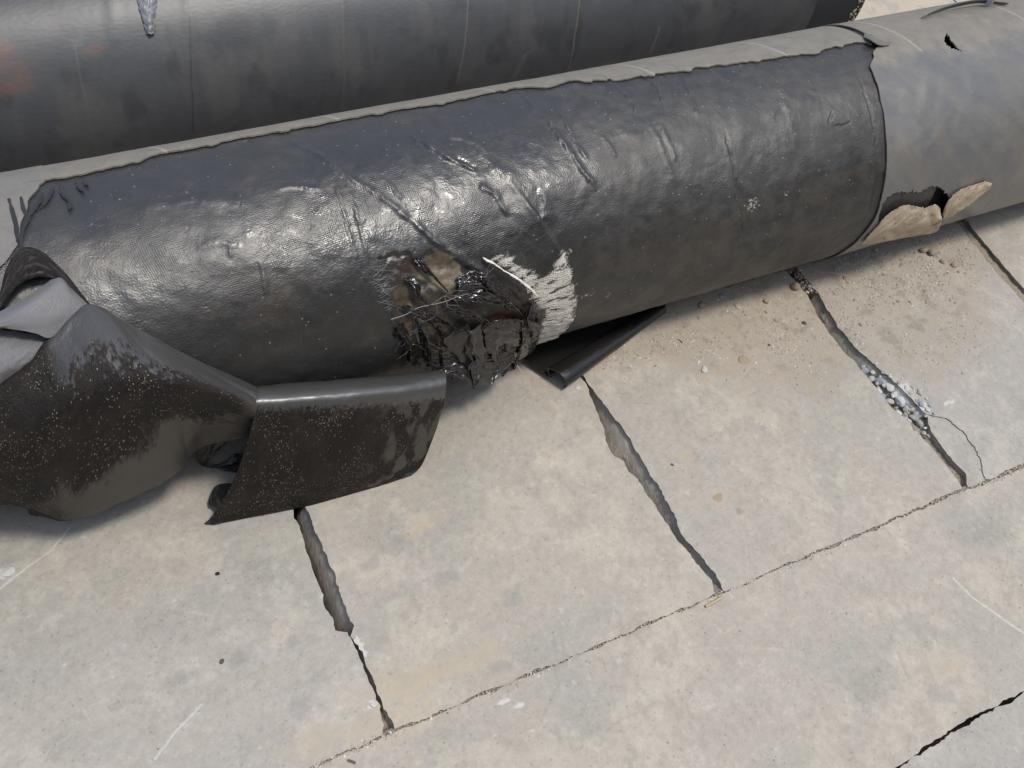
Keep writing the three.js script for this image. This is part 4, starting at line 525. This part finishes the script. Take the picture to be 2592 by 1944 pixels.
// brown lining torn out through the split in the wrap
const paperMap = colTex(512, 256, (s, t) => { const n = fbm(s * 4 + 3, t * 3, 4, 0.55), st = fbm((s + 0.7 * t) * 11, (s - t) * 2.5, 3); let c = [0.40, 0.325, 0.225]; mx(c, 0.55, 0.475, 0.36, sm(0, 0.4, st)); mx(c, 0.20, 0.155, 0.10, 0.85 * sm(0.05, 0.35, n)); mx(c, 0.12, 0.10, 0.08, 0.8 * sm(0.5, 0.6, fbm(s * 12, t * 8, 3))); const k = 1 + 0.05 * noise(s * 90, t * 60); return c.map(q => q * k); });
const paperMat = std({ map: paperMap, roughness: 0.75 });
const lining = part('torn_lining', sheetGeo([
  [[1.4647,.2226,-.9298],[1.4709,.2525,-.9281],[1.4865,.2678,-.9282],[1.5115,.2732,-.9283],[1.545,.2628,-.9269],[1.5807,.2486,-.9262],[1.6016,.2525,-.9267],[1.6309,.233,-.9283]],
  [[1.4573,.2094,-.9298],[1.4727,.2305,-.9256],[1.4959,.2415,-.9241],[1.524,.2454,-.9236],[1.5609,.2354,-.9231],[1.5967,.2251,-.9234],[1.6221,.2217,-.925],[1.6571,.1991,-.9305]],
  [[1.4566,.1876,-.9326],[1.4833,.1996,-.9279],[1.5187,.2009,-.9264],[1.5543,.1976,-.9258],[1.592,.1896,-.9268],[1.6284,.1831,-.9281],[1.6594,.1763,-.9316],[1.6834,.1672,-.937]],
  [[1.4581,.1761,-.936],[1.5059,.1607,-.9383],[1.5516,.1548,-.9385],[1.5945,.1492,-.9394],[1.6385,.1373,-.9439],[1.6891,.1173,-.9538],[1.7357,.0968,-.9672],[1.7477,.0976,-.9687]]], 90, 50, { th: 0.0015, warp: (s, t) => [s, t + (2 * t - 1) * (t < 0.5 ? 0.22 : 0.04) * fbm(s * 26, 3, 4, 0.7)], disp: (s, t) => 0.0035 * (0.35 - Math.abs(noise(s * 2.6 + t * 1.5 + 3, t * 1.4 - s * 1.2))) + 0.0004 * fbm(s * 12, t * 6, 2) }), paperMat, 'crumpled brown lining torn out through the split in the wrap');
sub(lining, 'torn_lining_piece', sheetGeo([
  [[1.6621,.2033,-.9331],[1.6457,.2488,-.9303],[1.6605,.2667,-.9311],[1.6864,.2719,-.9318],[1.7152,.2727,-.9323],[1.7409,.2715,-.9334],[1.764,.261,-.9329]],
  [[1.6754,.1881,-.9341],[1.6713,.2231,-.9284],[1.6835,.2435,-.9277],[1.7057,.25,-.928],[1.7282,.2533,-.929],[1.7485,.2569,-.9305],[1.7654,.2539,-.9318]],
  [[1.6938,.1737,-.9384],[1.7053,.1908,-.9336],[1.7209,.2076,-.9306],[1.7361,.2198,-.9298],[1.7466,.2323,-.93],[1.7569,.2417,-.9309],[1.7653,.2463,-.9318]]], 60, 30, { th: 0.0015, ...{}, disp: (s, t) => 0.002 * (0.35 - Math.abs(noise(s * 3 + t * 1.5, t - s))), warp: (s, t) => [s + 0.02 * fbm(t * 6, 3, 2), t + (2 * t - 1) * 0.25 * fbm(s * 12, 4, 4, 0.6)] }), paperMat, 'smooth tan piece of lining beside the split');
// ---------- the pipe behind ----------
const ZB2 = -1.83, onBack = (x, v, r) => [x, R + r * Math.sin(v / R), ZB2 + r * Math.cos(v / R)];
const farPipe = new THREE.Group(); farPipe.name = 'coated_pipe'; farPipe.position.set(0.2, 0, ZB2); scene.add(farPipe);
tag(farPipe, 'intact black coated pipe with thin vertical wrap seams, lying behind the torn one', 'pipe');
const fpart = (name, geo, mat, label) => { const m = finishMesh(name, geo, mat); m.position.set(-0.2, 0, -ZB2); if (label) m.userData.label = label; farPipe.add(m); return m; };
{
  const seams = [[[[0.1145,.1678],[0.1097,.1137],[0.1033,-.001],[0.1071,-.0566]], .0018, [.11, .1, .08]], [[[0.328,.2371],[0.2988,.1011],[0.2819,-.0256]], .0014, [.02, .02, .02]], [[[0.61,.2012],[0.5934,.1007],[0.5832,-.0343]], .0016, [.12, .11, .09]], [[[0.8696,.1697],[0.8529,.0822],[0.8363,-.0194]], .0016, [.17, .15, .115]], [[[1.1261,.1393],[1.1119,.0453],[1.1141,-.0833]], .0018, [.17, .155, .12]], [[[1.3359,.0338],[1.3314,.0062],[1.3268,-.0268]], .003, [.15, .14, .12]], [[[0.9954,.021],[0.9756,-.0286]], .006, [.11, .11, .1]], [[[0.1993,.2544],[0.1804,.1664]], .0012, [.04, .04, .04]], [[[0.4814,.1499],[0.4713,-.054]], .0012, [.09, .085, .07]]].map(e => [...e, bbox(e[0], 0.02)]);
  const stain = [[[-.0015,.1613], .05, .04], [[0.0009,.1188], .05, .02], [[0.1455,.1595], .03, .012], [[0.0014,.1838], .02, .02]];
  const V0 = -0.30, V1 = 0.62, U0 = -1.8, U1 = 1.79;
  const map = colTex(2048, 512, (s, t) => {
    const u = mix(U0, U1, s), v = mix(V0, V1, t), n1 = fbm(u * 5, v * 5, 3), n2 = fbm(u * 32, v * 32, 3, 0.6), n3 = noise(u * 160, v * 160), st = fbm(u * 40, v * 4 + 7, 3);
    let c = [0.066, 0.067, 0.070]; mx(c, 0.10, 0.098, 0.092, 0.6 * sm(-0.1, 0.5, n1 + 0.4 * st)); mx(c, 0.035, 0.036, 0.036, 0.5 * sm(0.05, 0.4, fbm(u * 14 + 8, v * 10, 4) + 0.2 * st));
    
    for (const [p, a, b] of stain) { const d = Math.hypot((u - p[0]) / a, (v - p[1]) / b); if (d < 2) mx(c, 0.15, 0.085, 0.06, 0.4 * sm(1.2, 0.3, d + 0.9 * n2)); }
    for (const [l, w, q, b] of seams) if (inB(b, u, v)) { const d = dLine(l, u + 0.0015 * n2, v)[0]; mx(c, q[0], q[1], q[2], 0.55 * sm(w * 1.4, w * 0.4, d + w * 0.6 * n2)); }
    mx(c, 0.2, 0.18, 0.145, 0.85 * sm(0.33, 0.40, v + 0.03 * n2 + 0.03 * n1));
    const k = 1 + 0.1 * n2 + 0.06 * n3; c[0] *= k; c[1] *= k; c[2] *= k; return c;
  });
  const g = gridGeo(360, 200, (s, t) => { const u = mix(U0, U1, s), v = (t - 0.45) * FULL; let h = 0.0012 * fbm(u * 4, v * 4, 2); for (const [l, w, , b] of seams) if (inB(b, u, v)) h += 0.0012 * sm(0.012, 0, dLine(l, u, v)[0]); return onBack(u, v, R + h); }, (s, t) => [s, ((t - 0.45) * FULL - V0) / (V1 - V0)]);
  const w = fpart('outer_wrap', thicken((() => { const p = g.attributes.position, n = g.attributes.normal; if ((p.getY(0) - R) * n.getY(0) + (p.getZ(0) - ZB2) * n.getZ(0) < 0) { const a = g.index.array; for (let i = 0; i < a.length; i += 3) { const q = a[i]; a[i] = a[i + 1]; a[i + 1] = q; } g.computeVertexNormals(); } return g; })(), 0.004), std({ map, roughness: 0.42, bumpMap: wrapBump, bumpScale: 0.0004 }), 'smooth blue-black wrap with vertical seams and rusty stains');
  const o = [[0, 0.212], [0, 0.2312], [3.776, 0.2312], [3.783, 0.228], [3.783, 0.212], [0, 0.212]].map(([x, r]) => new THREE.Vector2(r, x));
  const tg = new THREE.LatheGeometry(o, 96); tg.rotateZ(-Math.PI / 2); tg.translate(-1.82, R, ZB2);
  fpart('bare_pipe_end', tg, std({ color: new THREE.Color(0.03, 0.03, 0.032), roughness: 0.6, bumpMap: wrapBump, bumpScale: 0.001 }), 'unwrapped black end of the pipe');
  const tail = [[[0.2408,.2435],[0.2521,.2437],[0.2614,.2425],[0.2727,.2392]], [[0.2388,.2249],[0.2481,.2236],[0.2566,.2225],[0.2663,.2195]], [[0.2387,.2017],[0.2449,.2008],[0.2509,.1992],[0.2585,.1974]], [[0.239,.1854],[0.2433,.1833],[0.2472,.1827],[0.2527,.182]], [[0.2399,.1709],[0.2419,.169],[0.2442,.1687],[0.2478,.1698]]];
  const e = [0.001, 0.006, 0.006, 0.001];
  fpart('tape_tail', sheetGeo(tail.map(r => r.map(([u, v], i) => onBack(u, v, R + e[i]))), 30, 50, { th: 0.003, disp: (s, t) => 0.0035 * fbm(s * 4, t * 7, 4, 0.6) }), phys({ color: new THREE.Color(0.17, 0.18, 0.19), roughness: 0.38 }), 'crumpled shiny grey tongue of tape stuck to the pipe');
  const dirt = []; for (let i = 0; i < 60; i++) { const u = 1.958 - Math.abs(rr(0, 0.03)), v = rr(-0.12, 0.03); const d = new THREE.IcosahedronGeometry(rr(0.002, 0.006), 0); d.scale(1, 1, 0.5); d.translate(...onBack(u, v, 0.2315)); dirt.push(d); }
  const dm = fpart('clay_crumbs', mergeGeometries(dirt), std({ color: new THREE.Color(0.34, 0.28, 0.2), roughness: 1 }), 'dried clay stuck to the bare end'); dm.userData.kind = 'stuff';
}

// ---------- loose stones, rubble and litter ----------
const stoneCols = { tan: [0.37, 0.30, 0.215], pale: [0.45, 0.42, 0.365], grey: [0.33, 0.32, 0.305], blue: [0.30, 0.33, 0.36], pink: [0.35, 0.31, 0.28], dark: [0.10, 0.095, 0.09], black: [0.02, 0.02, 0.02], red: [0.19, 0.085, 0.055], white: [0.56, 0.56, 0.55] };
const grainMap = colTex(256, 128, (s, t) => { const k = 0.85 + 0.3 * fbm(s * 18, t * 12, 3, 0.6) + 0.12 * noise(s * 110, t * 70); return [k, k, k * 0.98]; });
const stoneMats = {}; for (const [k, c] of Object.entries(stoneCols)) stoneMats[k] = std({ color: new THREE.Color(...c), map: grainMap, roughness: 0.92 });
const stoneGeos = [0, 1, 2, 3, 4, 5].map(k => {
  const g = mergeVertices(new THREE.IcosahedronGeometry(1, 2).deleteAttribute('normal').deleteAttribute('uv')), p = g.attributes.position; const cuts = []; for (let i = 0; i < 7; i++) { const a = new THREE.Vector3(rr(-1, 1), rr(-1, 1), rr(-1, 1)).normalize(); cuts.push([a, rr(0.55, 0.85)]); }
  const v = new THREE.Vector3(), uv = new Float32Array(p.count * 2);
  for (let i = 0; i < p.count; i++) { v.fromBufferAttribute(p, i); v.multiplyScalar(1 + 0.16 * fbm(v.x * 1.4 + k * 9, v.y * 1.4 + v.z * 1.7, 3)); for (const [a, d] of cuts) { const q = v.dot(a) - d; if (q > 0) v.addScaledVector(a, -q * 0.9); } p.setXYZ(i, v.x, v.y, v.z); uv[i * 2] = v.x * 0.5 + v.z * 0.2; uv[i * 2 + 1] = v.y * 0.5 + v.z * 0.3; }
  g.setAttribute('uv', new THREE.BufferAttribute(uv, 2)); g.computeVertexNormals(); const ng = g.toNonIndexed(); ng.computeVertexNormals(); const out = k % 2 ? ng : g; out.computeBoundingBox(); return out;
});
let stoneN = 0;
function stone(name, [x, z], r, col, label, category, group, { flat = 0.6, y = 0, long = 1 } = {}) {
  const g = stoneGeos[stoneN++ % 6], m = finishMesh(numbered(name), g, stoneMats[col]); const s = r * rr(0.9, 1.1);
  m.scale.set(s * long, s * flat, s * rr(0.75, 1)); m.rotation.y = rr(0, 6.28); m.position.set(x, y - g.boundingBox.min.y * s * flat * 0.86, z); scene.add(m); tag(m, label, category, group); return m;
}
const S = 0.00042;                                    // half a photograph-scale unit in metres
for (const [p, r, c, f, label] of [
  [[1.0818,-.8675], 13, 'white', .45, 'flat white stone chip on the slab between two wide joints'], [[1.1764,-.8592], 17, 'tan', .22, 'thin broad tan flake on the slab, edge towards the wide joint'],
  [[1.4047,-.9933], 17, 'tan', .75, 'big tan clod on the slab edge where the rubble joint meets the pipe'], [[1.3193,-.982], 12, 'tan', .6, 'tan stone chip below the torn pipe next to a pale chip'], [[1.247,-.9898], 12, 'pale', .4, 'angular pale chip close under the torn pipe'],
  [[1.7959,-.9759], 17, 'pink', .8, 'large rounded pinkish pebble near the brown lining'], [[1.7796,-.9907], 13, 'tan', .8, 'rounded tan pebble touching the large pinkish one'], [[1.8015,-.9458], 9, 'grey', .7, 'small grey pebble just beside the large pinkish one'], [[1.8244,-.929], 12, 'tan', .55, 'pointed tan stone near the pinkish pebble'],
  [[1.1737,-1.0175], 14, 'tan', .5, 'brown flake of soil lying against the torn pipe'], [[1.2315,-1.0287], 10, 'grey', .5, 'grey chip tucked under the torn pipe'], [[1.2983,-.816], 5, 'blue', .7, 'tiny bluish pebble alone on the slab'], [[1.2509,-.8759], 6, 'red', .7, 'small reddish brown crumb on the slab'], [[1.362,-.9005], 8, 'dark', .7, 'dark grey pebble on the edge of the rubble joint'],
  [[0.081,-.7843], 6, 'black', .4, 'lone black tar crumb on the slab in front of the big sheet'], [[0.0471,-.6399], 6, 'dark', .4, 'dark double crumb on the slab beside the deep gap'], [[0.8145,-.9146], 9, 'white', .5, 'white chip touching the folded black corner'],
  [[0.9645,-.5648], 12, 'tan', .2, 'small square tan flake near the middle joint'], [[0.9431,-.6044], 18, 'tan', .12, 'broad crusty tan flake near the middle joint'], [[0.3913,-.7396], 14, 'tan', .15, 'thin tan flake on the slab by the square sheet'], [[0.4019,-.7183], 10, 'tan', .12, 'second thin flake beside the one by the square sheet'],
  [[0.8995,-.6949], 6, 'dark', .5, 'dark pip on the slab along the middle joint'], [[-.0369,-.9441], 5, 'tan', .5, 'yellowish crumb on the slab under the big sheet'], [[1.6154,-.6665], 6, 'pale', .6, 'pale pebble alone on the slab past the rubble joint'], [[1.4827,-.8547], 6, 'grey', .8, 'round grey pebble beside the dark stain'],
  [[-.2106,-.9048], 14, 'white', .2, 'flat white plaster flake at the pale crack'], [[0.2318,-.4889], 7, 'white', .3, 'white plaster bit at the end of the deep gap']]) stone('stone', p, r * S * 1.75, c, label, 'stone', null, { flat: f });
// alike chips along the foot of the pipe
const band = [[0.9194,-1.0038],[1.0738,-1],[1.2221,-1.0108],[1.4043,-1.0212],[1.6052,-1.0225],[1.8032,-1.0214],[1.9423,-1.0095],[1.8971,-.9113],[1.7771,-.8445],[1.6278,-.8658],[1.4945,-.8828],[1.3698,-.8705],[1.2412,-.8622],[1.1273,-.9024],[1.003,-.9208],[0.9009,-.9321]], bb0 = bbox(band, 0);
const gaps = [[...gapAL, ...[...gapAR].reverse()], [...gapBL, ...[...gapBR].reverse()], [...gapCL, ...[...gapCR].reverse()], [...gapDL, ...[...gapDR].reverse()]];
const inGap = (x, z) => gaps.some(g => inPoly(g, x, z)) || (z < -0.43 && z > -0.445) || (z > -0.095 && z < -0.08);
for (let i = 0, tries = 0; i < 150 && tries < 4000; tries++) { const x = rr(bb0[0], bb0[1]), z = rr(bb0[2], bb0[3]); if (!inPoly(band, x, z) || inGap(x, z) || rnd() > sm(-0.82, -1.0, z - 0.05) + 0.25) continue; const c = ['tan', 'grey', 'pale', 'tan', 'pink', 'tan'][i % 6]; stone('stone_chip', [x, z], rr(0.0014, 0.0045), c, `tiny ${{ tan: 'tan', grey: 'grey', pale: 'pale cream', pink: 'pinkish' }[c]} stone chip in the grit along the foot of the torn pipe`, 'stone chip', 'stone chips along the foot of the pipe', { flat: rr(0.4, 0.75) }); i++; }
// broken plaster lying in the wide joint
const rubbleLabel = (c) => `broken ${{ white: 'white', blue: 'bluish grey', pale: 'cream', grey: 'dull grey', tan: 'tan' }[c]} plaster lump packed in the wide slab joint`;
for (const [p, r, c] of [[[1.4196,-.7534], 11, 'blue'], [[1.4215,-.7308], 9, 'pale'], [[1.4342,-.7185], 12, 'blue'], [[1.443,-.7], 12, 'white'], [[1.4426,-.6799], 11, 'white'], [[1.4413,-.6603], 14, 'white'], [[1.4182,-.6687], 10, 'pale'], [[1.414,-.6877], 8, 'blue'], [[1.4403,-.6383], 10, 'pale'], [[1.4409,-.6184], 11, 'grey'], [[1.4181,-.6415], 9, 'white'], [[1.4447,-.6024], 9, 'grey'], [[1.4243,-.6136], 9, 'pale'], [[1.4196,-.5876], 8, 'tan'], [[1.4203,-.5683], 7, 'tan'], [[1.4373,-.7471], 7, 'white'], [[1.4606,-.6772], 8, 'blue'], [[1.4384,-.5806], 7, 'pale'], [[1.4865,-.6214], 8, 'pale'], [[1.4126,-.6484], 6, 'tan']])
  stone('plaster_lump', p, r * S * 2.4, c, rubbleLabel(c), 'rubble', 'plaster rubble in the slab joint', { flat: 0.6, y: -0.016 });
const pack = [[1.4204,-.7701],[1.443,-.7386],[1.4623,-.6702],[1.4666,-.6102],[1.4384,-.5663],[1.4116,-.5668],[1.4073,-.6199],[1.4013,-.6798],[1.4069,-.7437]], pb = bbox(pack, 0);
for (let i = 0, tr = 0; i < 46 && tr < 3000; tr++) { const x = rr(pb[0], pb[1]), z = rr(pb[2], pb[3]); if (!inPoly(pack, x, z)) continue; stone('plaster_lump', [x, z], rr(0.0025, 0.0075), ['white', 'blue', 'pale', 'grey', 'pale'][i % 5], rubbleLabel(['white', 'blue', 'pale', 'grey', 'pale'][i % 5]), 'rubble', 'plaster rubble in the slab joint', { flat: rr(0.4, 0.7), y: -0.012 + rr(0, 0.006) }); i++; }
const spill = [[1.4421,-.7624],[1.4726,-.728],[1.4951,-.6608],[1.4948,-.6134],[1.4737,-.6039],[1.4619,-.6578],[1.443,-.7308]], sb2 = bbox(spill, 0);
for (let i = 0, tr = 0; i < 26 && tr < 3000; tr++) { const x = rr(sb2[0], sb2[1]), z = rr(sb2[2], sb2[3]); if (!inPoly(spill, x, z)) continue; stone('plaster_lump', [x, z], rr(0.002, 0.0065), ['white', 'blue', 'pale', 'white'][i % 4], `broken ${['white', 'bluish grey', 'cream', 'white'][i % 4]} plaster crumb spilled on the slab beside the wide joint`, 'rubble', 'plaster crumbs spilled beside the slab joint', { flat: rr(0.35, 0.6), y: 0.001 }); i++; }
// straw and splinters
const strawMat = std({ color: new THREE.Color(0.44, 0.36, 0.2), roughness: 0.7 }), twigMat = std({ color: new THREE.Color(0.13, 0.105, 0.075), roughness: 0.9 });
const bit = (name, a, b, r, mat, label) => { const m = finishMesh(numbered(name), strand([a, a.map((q, i) => (q + b[i]) / 2 + (i === 1 ? 0.001 : 0.0008)), b], r, 6, false), mat); scene.add(m); tag(m, label, 'straw'); };
bit('straw', [0.8018,.003,-.4286], [0.8403,.004,-.4325], 0.0022, strawMat, 'yellow straw in the joint corner between slabs');
bit('twig', [0.1695,.003,-.4271], [0.1779,.003,-.4192], 0.0018, twigMat, 'short dark twig in the joint, loose slab corner');
bit('splinter', [1.511,.003,-1.0079], [1.529,.003,-.993], 0.0012, stoneMats.white, 'thin white splinter in the grit by the pipe');
bit('twig', [1.0737,.002,-.9546], [1.0761,.002,-.942], 0.0012, twigMat, 'tiny black splinter on the slab in front of the folded corner');
{ // scrap of plastic on the crown of the near pipe
  const m = finishMesh('plastic_strip', sheetGeo([[[1.8827,.4664,-1.2379],[1.8899,.4673,-1.2347],[1.8973,.4682,-1.2316]], [[1.8823,.4803,-1.2364],[1.8843,.4841,-1.2298],[1.8973,.4819,-1.2304]], [[1.8791,.4956,-1.2331],[1.8877,.4984,-1.23],[1.8964,.4971,-1.2266]], [[1.8888,.5095,-1.2395],[1.8945,.5138,-1.2345],[1.9059,.5111,-1.233]]], 10, 20, { th: 0.002 }), phys({ color: new THREE.Color(0.36, 0.40, 0.46), roughness: 0.35 }));
  scene.add(m); tag(m, 'short grey-blue plastic strip standing on the crown of the torn pipe', 'plastic strip');
}
// sand and grit: too fine to count
{
  const g = new THREE.IcosahedronGeometry(1, 0), N = 22000, M = new THREE.InstancedMesh(g, std({ color: 0xffffff, roughness: 1 }), N), m4 = new THREE.Matrix4(), q = new THREE.Quaternion(), e = new THREE.Euler(), col = new THREE.Color(); let n = 0;
  const put = (x, z, r, y = 0, tone = rnd()) => { if (n >= N) return; q.setFromEuler(e.set(rr(0, 6), rr(0, 6), rr(0, 6))); m4.compose(new THREE.Vector3(x, y + r * 0.45, z), q, new THREE.Vector3(r * rr(0.7, 1.3), r * 0.7, r)); M.setMatrixAt(n, m4); const k = rr(0.82, 1.22); tone < 0.6 ? col.setRGB(0.40 * k, 0.345 * k, 0.27 * k) : tone < 0.85 ? col.setRGB(0.36 * k, 0.335 * k, 0.295 * k) : tone < 0.95 ? col.setRGB(0.56 * k, 0.53 * k, 0.47 * k) : col.setRGB(0.22, 0.19, 0.155); M.setColorAt(n++, col); };
  const size = () => 0.0006 + 0.0022 * Math.pow(rnd(), 3);
  for (let i = 0; i < 160000 && n < 15000; i++) { const x = rr(sandB[0], sandB[1]), z = rr(sandB[2], sandB[3]); const s = sdPoly(sandEdge, x, z); if (s < -0.05 || inGap(x, z)) continue; if (rnd() < sm(-0.05, 0.12, s) * (0.25 + 0.9 * sm(-0.1, 0.4, fbm(x * 9, z * 9, 3))) * (0.3 + sm(-0.72, -0.95, z))) put(x, z, size() * 1.15); }
  for (let i = 0; i < 3600; i++) { const x = rr(-0.35, 1.85), w = 0.0055 + 0.012 * Math.max(0, fbm(x * 5, 3, 3)); put(x, -0.4372 + rr(-w, w) * 0.95, size() * 0.9, -0.002); }
  for (let i = 0; i < 700; i++) { const c = [[1.0102,-.4256], [0.2341,-.4307], [0.1649,-.4279], [0.9715,-.4219], [0.4784,-.423], [0.8805,-.435]][i % 6]; put(c[0] + (rnd() + rnd() - 1) * 0.08, -0.4385 + (rnd() + rnd() - 1) * 0.009, size() * 0.9, -0.001); }
  for (let i = 0; i < 900; i++) { const x = rr(-0.3, 2.0), z = rr(-0.95, 0.1); if (!inGap(x, z)) put(x, z, size() * 0.65, 0, rr(0.3, 1)); }
  M.count = n; M.name = 'grit'; M.castShadow = M.receiveShadow = true; scene.add(M); tag(M, 'sandy grit strewn over the slabs and joints', 'grit', null, 'stuff');
}


renderer.render(scene, camera);
